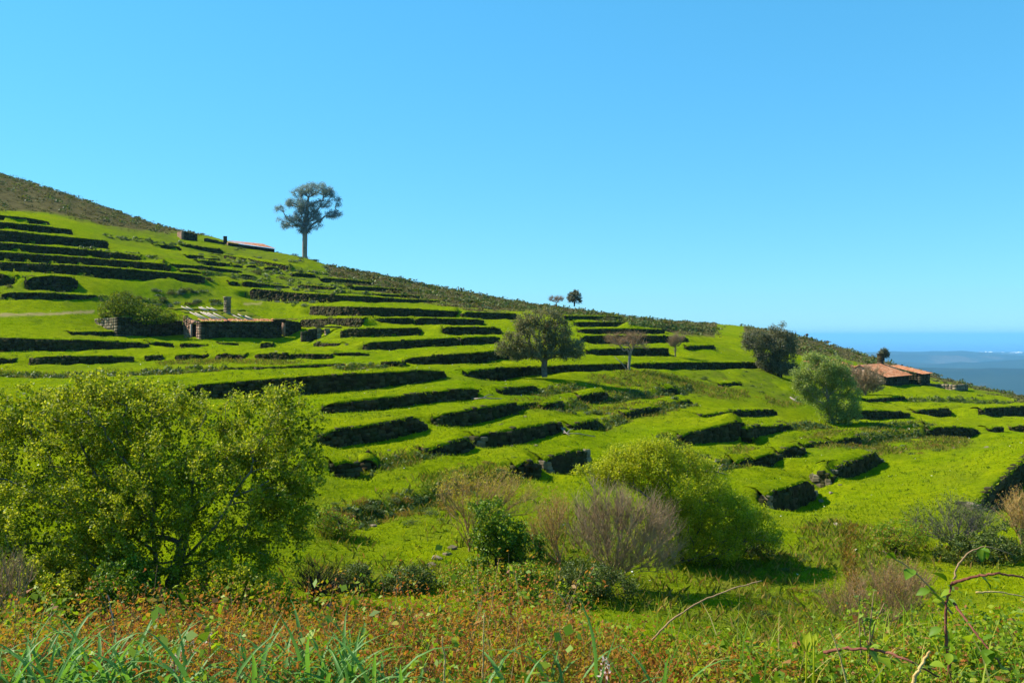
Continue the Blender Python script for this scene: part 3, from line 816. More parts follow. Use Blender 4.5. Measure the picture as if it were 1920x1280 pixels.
    if len(rest):
        n = len(rest)
        u8 = np.array([[-.5, -.5, -.5], [.5, -.5, -.5], [.5, .5, -.5], [-.5, .5, -.5], [-.44, -.42, .5], [.44, -.42, .5], [.44, .5, .5], [-.44, .5, .5]])
        v = u8[None] * siz[rest][:, None] * 1.05 + rng.uniform(-0.035, 0.035, (n, 8, 3))
        cy, sy = np.cos(yaw[rest])[:, None], np.sin(yaw[rest])[:, None]
        vx = v[..., 0] * cy - v[..., 1] * sy; vy = v[..., 0] * sy + v[..., 1] * cy
        v = np.stack([vx, vy, v[..., 2]], -1) + (cen[rest] - org)[:, None]
        q = (np.arange(n)[:, None, None] * 8 + np.array(MB.BQ)[None])
        obj('stonework', mesh_np('stonework', v, q), M['wallstone'], root, kind='stuff')
    # turf hanging over the top and creeping up the foot
    nb = int(LEN * (20 if ym < 70 else 12)) + 8
    s = rng.uniform(-0.2, LEN + 0.2, nb); x, y, z, hh, nx, ny = at(s)
    o_ = rng.uniform(-0.30, -0.02, nb)
    b1 = np.stack([x + nx * o_, y + ny * o_, z + hh / 2 - 0.02 + rng.uniform(-0.06, 0.02, nb)], 1) - org
    hang = -np.stack([nx, ny, np.zeros(nb)], 1) * rng.uniform(0, 1.1, (nb, 1))
    bs = 0.055 + 0.0009 * ym
    v1, q1 = blades(rng, b1, bs, bs * 0.5, 0.6, hang)
    v1 = v1.reshape(-1, 4, 3); drop = (rng.random(nb) < 0.5)
    v1[drop, 3, 2] -= bs * 1.9; v1[drop, 2, 2] -= bs * 0.7; v1 = v1.reshape(-1, 3)
    nf = nb // 2
    s = rng.uniform(-0.2, LEN + 0.2, nf); x, y, z, hh, nx, ny = at(s); o_ = rng.uniform(-0.7, -0.22, nf)
    b2 = np.stack([x + nx * o_, y + ny * o_, z - hh / 2 - 0.05], 1) - org
    v2, q2 = blades(rng, b2, bs * 1.1, bs * 0.5, 0.5)
    obj('turf_fringe', mesh_np('turf_fringe', np.concatenate([v1, v2]), np.concatenate([q1, q2 + len(v1)])), M['grass'], root, kind='stuff')

V = []; Q = []; n0 = 0
for w in WGEO:
    if w['label']: continue
    LEN = np.hypot(np.diff(w['X']), np.diff(w['Y'])).sum(); n = int(LEN * (8 if w['Y'].mean() < 70 else 4)); k = rng.uniform(0, len(w['X']) - 1, n)
    x = np.interp(k, range(len(w['X'])), w['X']) + rng.normal(0, .35, n); y = np.interp(k, range(len(w['X'])), w['Y']) + rng.normal(0, .35, n); z = ground(x, y)
    s_ = rng.uniform(.12, .42, n) * (0.7 + w['Y'].mean() / 160)
    for i in range(n):
        m_ = 28; u_ = unit(rng, m_); u_[:, 2] = np.abs(u_[:, 2]) * .8; c_ = np.array([x[i], y[i], z[i] - .03]) + u_ * s_[i] * rng.uniform(.4, 1, (m_, 1))
        u_n = rng.normal(size=(m_, 3)); t_ = np.cross(u_n, u_ + .01); t_ /= np.linalg.norm(t_, axis=1)[:, None] + 1e-9; b_ = np.cross(t_, u_) ; l_ = s_[i] * .28
        V.append(np.stack([c_ - t_ * l_, c_ + b_ * l_ * .5, c_ + t_ * l_, c_ - b_ * l_ * .5], 1).reshape(-1, 3)); Q.append(np.arange(m_ * 4).reshape(-1, 4) + n0); n0 += m_ * 4
BANK_TUFTS = (np.concatenate(V), np.concatenate(Q))
# ---------------------------------------------------------------- farm ruins
def frame(u, Y, deg):
    """plan frame of a building: origin under pixel column u at distance Y, x along its front, y into the hill"""
    a = radians(deg)
    return np.array([(u - 960) / F * Y, Y]), np.array([sin(a), cos(a)]), np.array([-cos(a), sin(a)])

def rot_of(d): return math.atan2(d[1], d[0])

def masonry(mb, x0, x1, y0, y1, z0, z1a, z1b=None, rng=None, ragged=0.06):
    """a wall as a run of uneven upright pieces, so its top edge is ragged and its face not flat"""
    z1b = z1a if z1b is None else z1b
    lx, ly = x1 - x0, y1 - y0
    zl = min(z1a, z1b) - 0.12
    if zl > z0: mb.box(x0 + 0.06, x1 - 0.06, y0 + 0.06, y1 - 0.06, z0, zl)
    n = max(2, int(max(lx, ly) / 0.45))
    nz = max(2, int((max(z1a, z1b) - z0) / 0.32))
    for i in range(n):
        a, b = i / n, (i + 1) / n
        for k in range(nz):
            zt = z1a + (z1b - z1a) * (a + b) / 2
            c0 = z0 + (zt - z0) * k / nz; c1 = z0 + (zt - z0) * (k + 1) / nz
            if k == nz - 1: c1 += rng.uniform(-ragged, ragged * 0.4)
            j = rng.uniform(-0.03, 0.03); sh = rng.uniform(-0.06, 0.06) / n if 0 < i < n - 1 else 0
            if lx > ly: mb.box(x0 + lx * (a + sh), x0 + lx * (b + sh), y0 + j, y1 + j * 0.5, c0, c1, 0.012, rng)
            else: mb.box(x0 + j, x1 + j * 0.5, y0 + ly * (a + sh), y0 + ly * (b + sh), c0, c1, 0.012, rng)

def tiled(mb, p0, p1, p2, p3, rng, rows, cols, keep=lambda a, b: True):
    """half round clay tiles laid on the slope p0 p1 (eave) p3 p2 (ridge)"""
    p0, p1, p2, p3 = [np.array(p, float) for p in (p0, p1, p2, p3)]
    nrm = np.cross(p1 - p0, p2 - p0); nrm /= np.linalg.norm(nrm)
    for r in range(rows):
        for c in range(cols):
            b0, b1 = r / rows, (r + 1.15) / rows; a0, a1 = c / cols, (c + 1) / cols
            if not keep((a0 + a1) / 2, (b0 + b1) / 2): continue
            f = lambda a, b: (p0 * (1 - a) + p1 * a) * (1 - b) + (p2 * (1 - a) + p3 * a) * b
            up = nrm * (0.07 + rng.uniform(-0.015, 0.02)); lo = nrm * rng.uniform(0.0, 0.03)
            am = (a0 + a1) / 2
            v = [f(a0, b0) + lo, f(am, b0) + up + lo, f(a1, b0) + lo, f(a0, b1), f(am, b1) + up * 0.6, f(a1, b1)]
            mb.add(v, [[0, 1, 4, 3], [1, 2, 5, 4]])

rngh = np.random.default_rng(21)
# --- the ruined farmhouse below the upper left terraces
oM, dM, nM = frame(378, 104, 40)
zM = (HV - 633.5) / F * 104
ruin = thing('ruined_farmhouse', 'long ruined stone farmhouse with a chimney and bare pale rafters', 'house', (oM[0], oM[1], zM), rz=rot_of(dM))
m = MB(); masonry(m, 0.0, 10.2, 0.0, 0.5, -0.6, 2.02, 2.12, rngh, 0.03); obj('front_wall', m.mesh('front_wall'), M['housestone'], ruin)
m = MB(); masonry(m, 10.2, 11.5, -0.02, 0.48, -0.6, 2.35, 2.45, rngh, 0.03); masonry(m, 12.1, 14.6, -0.02, 0.48, -0.6, 2.42, 2.05, rngh, 0.05)
m.box(11.5, 12.1, -0.015, 0.475, 2.02, 2.42); m.box(11.5, 12.1, 0.0, 0.48, -0.6, 0.25); obj('byre_wall', m.mesh('byre_wall'), M['housestone'], ruin)
m = MB(); m.box(12.06, 12.099, 0.03, 1.9, 0.25, 2.02, 0.01, rngh); obj('window_reveal', m.mesh('window_reveal'), M['redstone'], ruin, label='pale reveal of the narrow opening')  # paler stone lining the opening
m = MB()
for i in range(9): m.box(10.3 + i * 0.42, 10.68 + i * 0.42, -0.14, 0.6, 2.42 + rngh.uniform(-.02, .03), 2.50 + rngh.uniform(0, .03), 0.01, rngh)
obj('coping_tiles', m.mesh('coping_tiles'), M['tile'], ruin, kind='stuff')
# end wall facing the sun, with the doorway
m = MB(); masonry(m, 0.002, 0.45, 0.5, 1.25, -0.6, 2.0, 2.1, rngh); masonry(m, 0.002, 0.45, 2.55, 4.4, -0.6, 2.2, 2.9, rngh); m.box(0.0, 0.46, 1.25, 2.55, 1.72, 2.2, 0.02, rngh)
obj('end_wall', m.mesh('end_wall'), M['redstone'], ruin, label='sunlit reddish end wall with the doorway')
m = MB(); m.box(0.30, 0.36, 1.27, 2.53, -0.4, 1.70); obj('door', m.mesh('door'), M['darkwood'], ruin)
m = MB(); m.box(-0.05, 0.12, 2.42, 2.55, -0.4, 1.71); obj('door_post', m.mesh('door_post'), M['timber'], ruin)
m = MB(); masonry(m, 0.4, 14.6, 7.4, 7.9, -0.6, 1.7, 1.9, rngh); obj('back_wall', m.mesh('back_wall'), M['housestone'], ruin)
m = MB(); masonry(m, 14.15, 14.6, 0.5, 7.4, -0.6, 2.0, 1.9, rngh); obj('far_end_wall', m.mesh('far_end_wall'), M['housestone'], ruin)
# roof: an eave strip of tiles, then rafters over the dark attic, then mossed turf up to the ridge
m = MB(); tiled(m, (-0.1, -0.22, 2.05), (10.2, -0.22, 2.16), (-0.1, 0.75, 2.36), (10.2, 0.75, 2.46), rngh, 3, 40, lambda a, b: rngh.random() > (0.05 if b < 0.6 else 0.3))
obj('roof_tiles', m.mesh('roof_tiles'), M['tile'], ruin, kind='stuff')
for i, (x, y0, y1) in enumerate([(0.5, .2, 3.6), (1.0, .2, 3.3), (2.0, .2, 3.7), (2.4, .2, 3.7), (2.85, .2, 3.5), (3.6, .2, 3.4), (5.9, .2, 2.9), (6.9, .2, 3.0), (7.5, .3, 2.3), (0.9, 4.6, 6.4), (1.5, 4.6, 6.3), (3.2, 4.7, 6.2), (3.6, 4.6, 6.4), (4.4, 4.6, 6.4), (4.9, 4.7, 6.2)]):
    zz = lambda y: 2.16 + 0.28 * y
    m = MB(); w_ = 0.065
    m.hexa([[x - w_, y0, zz(y0)], [x + w_, y0, zz(y0)], [x + w_, y1, zz(y1)], [x - w_, y1, zz(y1)], [x - w_, y0, zz(y0) + .11], [x + w_, y0, zz(y0) + .11], [x + w_, y1, zz(y1) + .11], [x - w_, y1, zz(y1) + .11]])
    obj('rafter', m.mesh('rafter'), M['timber'], ruin)
def slab(mb, x0, x1, y0, y1, zf, th, n, rng, jit=0.08):
    xs = np.linspace(x0, x1, n); ys = np.linspace(y0, y1, 6)
    top = np.array([[[x, y, zf(x, y) + rng.uniform(-jit, jit)] for x in xs] for y in ys]); bot = top.copy(); bot[..., 2] -= th
    nx = n; q = []
    for j in range(5):
        for i in range(nx - 1):
            a = j * nx + i; q.append([a, a + 1, a + nx + 1, a + nx]); b = a + 6 * nx; q.append([b, b + nx, b + nx + 1, b + 1])
    for i in range(nx - 1): q.append([i, i + 6 * nx, i + 1 + 6 * nx, i + 1]); a = 5 * nx + i; q.append([a, a + 1, a + 1 + 6 * nx, a + 6 * nx])
    for j in range(5): a = j * nx; q.append([a, a + nx, a + nx + 6 * nx, a + 6 * nx]); a = j * nx + nx - 1; q.append([a, a + 6 * nx, a + nx + 6 * nx, a + nx])
    mb.add(np.concatenate([top.reshape(-1, 3), bot.reshape(-1, 3)]), q)
M['turfroof'] = mat('mossed_turf_roof', lambda nt: diffuse(nt, ramp(nt, noise(nt, 1.8, 5, 0.7), [(0.3, (0.05, 0.075, 0.008)), (0.5, (0.13, 0.16, 0.012)), (0.7, (0.22, 0.16, 0.03))]), 1.0, 0.0, bump(nt, noise(nt, 6.0, 4), 0.8, 0.1)))
m = MB(); slab(m, -0.1, 5.6, 3.5, 4.7, lambda x, y: 2.16 + 0.28 * y, 0.12, 14, rngh); slab(m, 4.2, 6.0, 0.8, 3.5, lambda x, y: 2.16 + 0.28 * y, 0.12, 10, rngh)
slab(m, 6.4, 10.2, 2.6, 5.2, lambda x, y: 2.2 + 0.28 * y - 0.06 * (x - 6.4), 0.12, 14, rngh); slab(m, -0.1, 10.0, 6.0, 8.0, lambda x, y: 3.1 + 0.1 * y, 0.2, 18, rngh)
slab(m, 7.8, 10.2, 0.8, 2.6, lambda x, y: 2.1 + 0.26 * y, 0.12, 10, rngh)
tr_ = obj('turf_roof', m.mesh('turf_roof'), M['turfroof'], ruin)
m = MB(); m.box(0.5, 10.1, 0.5, 7.4, 1.2, 1.3); obj('loft_floor', m.mesh('loft_floor'), M['darkwood'], ruin)
ch = MB(); masonry(ch, 5.5, 6.1, 3.4, 4.1, 1.3, 5.2, 5.2, rngh, 0.02); ch.box(5.42, 6.18, 3.32, 4.18, 5.21, 5.32, 0.02, rngh)
obj('chimney', ch.mesh('chimney'), M['palestone'], tr_)
# left block, set back and smothered in ivy
m = MB(); masonry(m, -8.2, -0.05, 4.4, 4.9, -0.6, 2.55, 2.15, rngh, 0.08); obj('front_wall', m.mesh('front_wall'), M['housestone'], ruin)
m = MB(); masonry(m, -8.2, -7.7, 4.9, 10.4, -0.6, 2.5, 2.35, rngh, 0.08); obj('end_wall', m.mesh('end_wall'), M['palestone'], ruin, label='sunlit pale stone end wall under the ivy')  # paler stone than the front, its sunlight put into the colour
m = MB(); slab(m, -7.7, 0.0, 4.9, 10.6, lambda x, y: 2.0 + 0.16 * (y - 4.9) + 0.5 * math.exp(-((x + 5.5) / 2.5) ** 2), 0.3, 16, rngh, 0.15); obj('turf_roof', m.mesh('turf_roof'), M['turfroof'], ruin)

# --- the small roofless hut at the right end of the ruin
oH, dH, nH = frame(596, 104, 55); zH = (HV - 634.5) / F * 104
hut = thing('stone_hut', 'small roofless stone hut with two openings beside the ruined farmhouse', 'hut', (oH[0], oH[1], zH), rz=rot_of(dH))
for (x0, x1, hh) in ((0, .45, 1.30), (1.05, 1.55, 1.25), (2.6, 3.3, 1.2)):
    m = MB(); masonry(m, x0, x1, 0, 0.6, -0.4, hh, hh, rngh); obj('pillar', m.mesh('pillar'), M['palestone'], hut)
m = MB(); m.box(-0.15, 3.1, -0.05, 0.6, 1.31, 1.48, 0.04, rngh); obj('lintel', m.mesh('lintel'), M['housestone'], hut)
m = MB(); masonry(m, 1.55, 2.6, 0.35, 0.8, -0.4, 0.9, 1.1, rngh); obj('infill_wall', m.mesh('infill_wall'), M['housestone'], hut)
m = MB(); masonry(m, -1.9, 0.0, 0.3, 0.8, -0.4, 0.8, 1.3, rngh); obj('side_wall', m.mesh('side_wall'), M['housestone'], hut)
m = MB(); masonry(m, 0, 3.3, 2.3, 2.7, -0.4, 1.2, 1.1, rngh); obj('back_wall', m.mesh('back_wall'), M['housestone'], hut)

# --- the house with the orange roof, on the spur to the right
oR, dR, nR = frame(1661, 118, 45); zR = (HV - 724) / F * 118
farm = thing('orange_roofed_farmhouse', 'stone farmhouse with an orange tiled roof on the spur above the sea', 'house', (oR[0], oR[1], zR), rz=rot_of(dR))
e0 = (HV - 706) / F * 120 - zR
m = MB(); masonry(m, 0, 3.0, 0, 0.5, -1.0, e0, e0, rngh, 0.0); masonry(m, 3.9, 8.6, 0, 0.5, -1.0, e0, e0, rngh, 0.0); m.box(3.0, 3.9, 0.01, 0.5, e0 - .35, e0); obj('front_wall', m.mesh('front_wall'), M['housestone'], farm)
m = MB(); m.box(3.02, 3.88, 0.22, 0.28, -1.0, e0 - .36); obj('door', m.mesh('door'), M['darkwood'], farm)
for (x0, x1) in ((0.0, .45), (8.15, 8.6)):
    m = MB(); masonry(m, x0, x1, 0.5, 6.5, -1.0, e0, e0, rngh, 0.0)
    m.add([[x0, .5, e0], [x1, .5, e0], [x1, 6.5, e0], [x0, 6.5, e0], [x0, 3.6, e0 + 1.45], [x1, 3.6, e0 + 1.45]], [[0, 4, 5, 1], [3, 2, 5, 4]], [[0, 3, 4], [1, 5, 2]])
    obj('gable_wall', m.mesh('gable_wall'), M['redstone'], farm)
m = MB(); masonry(m, 0, 8.6, 6.5, 7.0, -1.0, e0, e0, rngh, 0.0); obj('back_wall', m.mesh('back_wall'), M['housestone'], farm)
m = MB(); tiled(m, (-.3, -.3, e0 + .02), (8.9, -.3, e0 + .02), (-.3, 3.6, e0 + 1.62), (8.9, 3.6, e0 + 1.62), rngh, 11, 38); tiled(m, (8.9, 7.3, e0 + .02), (-.3, 7.3, e0 + .02), (8.9, 3.6, e0 + 1.62), (-.3, 3.6, e0 + 1.62), rngh, 8, 30)
rf = obj('roof', m.mesh('roof'), M['tile'], farm, kind='stuff')
m = MB(); masonry(m, 7.2, 7.9, 3.4, 4.1, e0 + .8, e0 + 3.0, e0 + 3.0, rngh, 0.02); m.box(7.12, 7.98, 3.32, 4.18, e0 + 3.01, e0 + 3.14); obj('chimney', m.mesh('chimney'), M['housestone'], rf)
m = MB(); masonry(m, 9.9, 13.5, -1.2, -0.7, -1.0, e0 + .15, e0 + .15, rngh, 0.0); masonry(m, 9.9, 10.4, -0.7, 3.4, -1.0, e0 + .15, e0 + .15, rngh, 0.0); masonry(m, 13.0, 13.5, -.7, 3.4, -1, e0 + .15, e0 + .15, rngh, 0.0); obj('annex_wall', m.mesh('annex_wall'), M['housestone'], farm)
m = MB(); tiled(m, (9.7, -1.5, e0 + .18), (13.7, -1.5, e0 + .18), (9.7, 3.4, e0 + 1.25), (13.7, 3.4, e0 + 1.25), rngh, 11, 17); obj('annex_roof', m.mesh('annex_roof'), M['tile'], farm, kind='stuff')
m = MB(); masonry(m, -3.6, -3.1, 2.0, 9.0, -1.0, e0 + 1.1, e0 + 1.2, rngh); masonry(m, -3.1, 7.0, 8.6, 9.1, -1.0, e0 + 1.5, e0 + 1.7, rngh); obj('rear_wall', m.mesh('rear_wall'), M['redstone'], farm)
m = MB(); tiled(m, (-3.8, 7.2, e0 + 1.0), (7.0, 7.2, e0 + 1.1), (-3.8, 10.2, e0 + 2.1), (7.0, 10.2, e0 + 2.2), rngh, 7, 40, lambda a, b: not (0.35 < a < 0.8 and b < 0.6)); obj('rear_roof', m.mesh('rear_roof'), M['tile'], farm, kind='stuff')
m = MB(); masonry(m, 12.2, 17.5, -5.2, -4.7, -1.6, -0.1, -0.2, rngh); masonry(m, 12.2, 12.6, -4.7, -1.2, -1.6, -.1, 0.0, rngh); obj('yard_wall', m.mesh('yard_wall'), M['palestone'], farm)

# --- the far half-roofed house on the skyline
oF, dF, nF = frame(428, 196, 62); zF = (HV - 465) / F * 196
far = thing('skyline_house', 'distant half roofless stone house with a red roof on the skyline', 'house', (oF[0], oF[1], zF), rz=rot_of(dF))
dz = lambda x: -0.11 * x
m = MB(); masonry(m, 0, 10.5, 0, .5, -2.0, 1.25, 0.3, rngh, 0.0); obj('front_wall', m.mesh('front_wall'), M['housestone'], far)
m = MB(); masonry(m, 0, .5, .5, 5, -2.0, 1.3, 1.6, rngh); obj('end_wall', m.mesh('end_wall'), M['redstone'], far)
m = MB(); tiled(m, (-.2, -.3, 1.25), (10.8, -.3, .3), (0.6, 3.2, 2.1), (8.6, 3.2, 1.65), rngh, 8, 30); rf2 = obj('roof', m.mesh('roof'), M['tile'], far, kind='stuff')
m = MB(); masonry(m, -0.6, 0.2, 2.6, 3.2, 0.5, 3.0, 3.0, rngh, .02); obj('chimney', m.mesh('chimney'), M['housestone'], rf2)
m = MB(); masonry(m, -5.2, -0.7, 0.4, .8, -1.2, 2.2, 1.4, rngh, 0.15); masonry(m, -9.6, -6.7, 0.2, .7, -.6, 3.3, 2.8, rngh, .1); obj('broken_wall', m.mesh('broken_wall'), M['housestone'], far)
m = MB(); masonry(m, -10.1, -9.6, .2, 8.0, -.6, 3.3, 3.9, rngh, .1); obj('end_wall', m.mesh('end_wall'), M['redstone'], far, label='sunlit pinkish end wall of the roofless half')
# ---------------------------------------------------------------- trees
def grow(rng, trunk, targets, bf=0.45, sag=0.06):
    """connect twig ends to a trunk by the cheapest ways, the way limbs divide; returns nodes and parents"""
    nodes = [np.array(p, float) for p in trunk]; par = [-1] + list(range(len(trunk) - 1))
    plen = [0.0]
    for i in range(1, len(nodes)): plen.append(plen[-1] + np.linalg.norm(nodes[i] - nodes[i - 1]))
    T = np.array(targets, float); n = len(T)
    free = np.ones(n, bool); best = np.full(n, 1e9); bi = np.zeros(n, int)
    st = max(1, len(trunk) // 3)
    def relax(k):
        d = np.linalg.norm(T - nodes[k], axis=1); c = d + bf * plen[k] + np.maximum(0, nodes[k][2] - T[:, 2]) * 0.5
        m = free & (c < best); best[m] = c[m]; bi[m] = k
    for k in range(st, len(nodes)): relax(k)
    ends = []
    for _ in range(n):
        i = int(np.argmin(np.where(free, best, 1e9))); free[i] = False
        k = bi[i]; a = nodes[k]; b = T[i]; L = np.linalg.norm(b - a)
        prev = k
        ns = 1 if L < 0.35 else (2 if L < 1.2 else 4)
        for s in range(1, ns):
            f = s / ns
            p = a * (1 - f) + b * f + rng.normal(0, 0.06, 3) * L; p[2] += sag * L * math.sin(pi * f)
            nodes.append(p); par.append(prev); plen.append(plen[prev] + np.linalg.norm(p - nodes[prev])); prev = len(nodes) - 1
            relax(prev)
        nodes.append(b); par.append(prev); plen.append(plen[prev] + np.linalg.norm(b - nodes[prev])); ends.append(len(nodes) - 1); relax(len(nodes) - 1)
    return np.array(nodes), np.array(par), ends

def limb_radii(nodes, par, r0, tip, ex=2.2):
    n = len(nodes); acc = np.zeros(n)
    has = np.zeros(n, bool); has[par[par >= 0]] = True
    acc[~has] = 1.0
    for i in range(n - 1, 0, -1): acc[par[i]] += acc[i]
    r = acc ** (1 / ex)
    return tip + (r - 1) / max(r[0] - 1, 1e-6) * (r0 - tip)

def limb_mesh(name, nodes, par, rad, rmin=0.0):
    V = []; Q = []; n = 0
    idx = [i for i in range(1, len(nodes)) if rad[i] >= rmin]
    for k, sel in ((7, [i for i in idx if rad[par[i]] > rad[0] * 0.3]), (4, [i for i in idx if rad[0] * 0.08 < rad[par[i]] <= rad[0] * 0.3]), (3, [i for i in idx if rad[par[i]] <= rad[0] * 0.08])):
        if not sel: continue
        sel = np.array(sel); a = nodes[par[sel]]; b = nodes[sel]
        ra = np.minimum(rad[par[sel]], rad[sel] * 1.7); rb = rad[sel]
        d = b - a; L = np.linalg.norm(d, axis=1)[:, None] + 1e-9; d = d / L
        ref = np.where(np.abs(d[:, 2:3]) < 0.9, np.array([[0, 0, 1.0]]), np.array([[1.0, 0, 0]]))
        s = np.cross(d, ref); s /= np.linalg.norm(s, axis=1)[:, None] + 1e-9; t = np.cross(d, s)
        ang = np.arange(k) / k * 2 * pi
        ring = s[:, None] * np.cos(ang)[None, :, None] + t[:, None] * np.sin(ang)[None, :, None]
        a2 = a - d * ra[:, None] * 0.3
        v = np.concatenate([a2[:, None] + ring * ra[:, None, None], b[:, None] + ring * rb[:, None, None]], 1)
        j = np.arange(k); q = np.stack([j, (j + 1) % k, (j + 1) % k + k, j + k], 1)
        Q.append((np.arange(len(sel))[:, None, None] * 2 * k + q[None]).reshape(-1, 4) + n)
        V.append(v.reshape(-1, 3)); n += v.shape[0] * v.shape[1]
    return mesh_np(name, np.concatenate(V), np.concatenate(Q), smooth=True)

def in_blobs(rng, blobs, n, shell=0.35):
    """points in a set of ellipsoids, more of them towards the skin"""
    vol = np.array([b[3] * b[4] * b[5] for b in blobs]) ** 0.72
    pick = rng.choice(len(blobs), n, p=vol / vol.sum())
    u = unit(rng, n); r = rng.random(n) ** (1 / 3.0); r = r * (1 - shell) + shell * rng.random(n) ** 0.15
    B = np.array(blobs, float)[pick]
    return B[:, :3] + u * r[:, None] * B[:, 3:6]

def pix_blobs(base, blobs, Y, deep=0.85):
    out = []
    for b in blobs:
        u, v, ru, rv = b[:4]; dy = b[4] if len(b) > 4 else 0.0
        k = (Y + dy) / F; p = pix(u, v, Y + dy)
        ry = b[5] if len(b) > 5 else ru * k * deep
        out.append(tuple(p - base) + (ru * k, ry, rv * k))
    return out

def tree(name, label, cat, base, blobs, rng, trunk, r0, bark, leafm, ntw, nleaf, lsize, lw=0.55, spread=0.35, tip=0.01, bf=0.45, rmin=0.0, group=None, droop=0.0, shell=0.35, up=0.3, extra=None):
    root = thing(name, label, cat, base, group)
    T = in_blobs(rng, blobs, ntw, shell)
    nodes, par, ends = grow(rng, trunk, T, bf)
    rad = limb_radii(nodes, par, r0, tip)
    obj('trunk', limb_mesh('trunk', nodes, par, rad, rmin), bark, root)
    if nleaf:
        e = nodes[ends]; pk = rng.integers(len(e), size=nleaf)
        cen = e[pk] + unit(rng, nleaf) * (rng.random((nleaf, 1)) ** 0.6) * spread
        v, q = leaves(rng, cen, lsize, lsize * lw, up, droop)
        obj('crown', mesh_np('crown', v, q), leafm, root)
    return root, nodes, ends

def twigs(rng, starts, dirs, length, r, n_seg=2, curve=0.25):
    """fine bare twigs as thin three sided strips"""
    n = len(starts); V = []; pts = [starts]
    d = dirs.copy(); p = starts.copy()
    for s in range(n_seg):
        d = d + unit(rng, n) * curve; d /= np.linalg.norm(d, axis=1)[:, None]
        p = p + d * (length[:, None] / n_seg); pts.append(p.copy())
    pts = np.array(pts)                       # seg+1, n, 3
    sd = np.cross(dirs, unit(rng, n)); sd /= np.linalg.norm(sd, axis=1)[:, None] + 1e-9
    t2 = np.cross(dirs, sd)
    k = 3; ang = np.arange(k) / k * 2 * pi
    ring = sd[:, None] * np.cos(ang)[None, :, None] + t2[:, None] * np.sin(ang)[None, :, None]
    rr = r * np.linspace(1, 0.35, n_seg + 1)
    v = pts.transpose(1, 0, 2)[:, :, None] + ring[:, None] * rr[None, :, None, None]
    j = np.arange(k); q = np.concatenate([np.stack([j + s * k, (j + 1) % k + s * k, (j + 1) % k + (s + 1) * k, j + (s + 1) * k], 1) for s in range(n_seg)])
    return v.reshape(-1, 3), (np.arange(n)[:, None, None] * (k * (n_seg + 1)) + q[None]).reshape(-1, 4)

B = {}
B['grey'] = bark_mat('grey_bark', (0.06, 0.05, 0.04), (0.20, 0.17, 0.13))
B['dark'] = bark_mat('dark_bark', (0.02, 0.016, 0.010), (0.07, 0.055, 0.035))
B['pale'] = bark_mat('pale_bark', (0.14, 0.11, 0.08), (0.36, 0.30, 0.24))
B['twigbrown'] = bark_mat('brown_twigs', (0.19, 0.11, 0.05), (0.42, 0.27, 0.14), 2.0)
B['twigpurple'] = bark_mat('purplish_twigs', (0.22, 0.14, 0.075), (0.43, 0.30, 0.17), 2.0)
B['twigred'] = bark_mat('reddish_cane', (0.10, 0.03, 0.02), (0.26, 0.10, 0.06), 12.0)
B['straw'] = bark_mat('straw_stems', (0.38, 0.22, 0.07), (0.60, 0.42, 0.16), 12.0)
Lf = {}
Lf['euc'] = leaf_mat('hazy_eucalyptus_leaves', [(0, (0.12, 0.19, 0.28)), (0.5, (0.20, 0.28, 0.38)), (1, (0.28, 0.34, 0.40))], 0.35, 0.5, 0.2)  # glaucous leaves, with the blue of the distant haze added to their colour
Lf['oak'] = leaf_mat('oak_leaves', [(0, (0.10, 0.10, 0.045)), (0.5, (0.18, 0.18, 0.085)), (1, (0.29, 0.25, 0.14))], 0.35, 0.6, 0.12)  # lightened leaf colour, the veil of haze over the tree painted in
Lf['holm'] = leaf_mat('holm_oak_leaves', [(0, (0.07, 0.08, 0.045)), (0.5, (0.13, 0.14, 0.08)), (1, (0.25, 0.21, 0.13))], 0.3, 0.55, 0.15)  # haze over the crown is likewise lifted into these leaf tones
Lf['sage'] = leaf_mat('grey_green_leaves', [(0, (0.12, 0.17, 0.04)), (0.5, (0.24, 0.30, 0.075)), (1, (0.38, 0.42, 0.13))], 0.45)
Lf['willow'] = leaf_mat('willow_leaves', [(0, (0.11, 0.15, 0.004)), (0.45, (0.24, 0.285, 0.008)), (0.85, (0.38, 0.39, 0.025)), (1, (0.50, 0.48, 0.12))], 0.5, 0.5, 0.15)
Lf['sallow'] = leaf_mat('sallow_leaves', [(0, (0.18, 0.23, 0.004)), (0.5, (0.34, 0.38, 0.010)), (1, (0.52, 0.49, 0.04))], 0.5, 0.5, 0.15)
Lf['ivy'] = leaf_mat('ivy_leaves', [(0, (0.03, 0.075, 0.004)), (0.5, (0.085, 0.17, 0.007)), (0.85, (0.19, 0.28, 0.012)), (1, (0.36, 0.38, 0.03))], 0.3, 0.5, 0.18)
Lf['bramble'] = leaf_mat('bramble_leaves', [(0, (0.08, 0.15, 0.008)), (0.45, (0.19, 0.30, 0.012)), (0.8, (0.32, 0.38, 0.022)), (0.92, (0.36, 0.17, 0.04)), (1, (0.32, 0.11, 0.04))], 0.45, 0.5, 0.2)
Lf['scrub'] = leaf_mat('scrub_leaves', [(0, (0.033, 0.058, 0.008)), (0.5, (0.078, 0.117, 0.013)), (1, (0.156, 0.176, 0.026))], 0.25)
Lf['scrubgrey'] = leaf_mat('grey_scrub_leaves', [(0, (0.054, 0.081, 0.041)), (0.5, (0.101, 0.135, 0.074)), (1, (0.176, 0.203, 0.121))], 0.25)
Lf['heath'] = leaf_mat('heath_sprigs', [(0, (0.055, 0.046, 0.022)), (0.4, (0.12, 0.098, 0.045)), (0.75, (0.18, 0.15, 0.055)), (1, (0.22, 0.21, 0.06))], 0.2, 0.8, 0.05, 0.7, (0.11, 0.12, 0.035), 0.06)
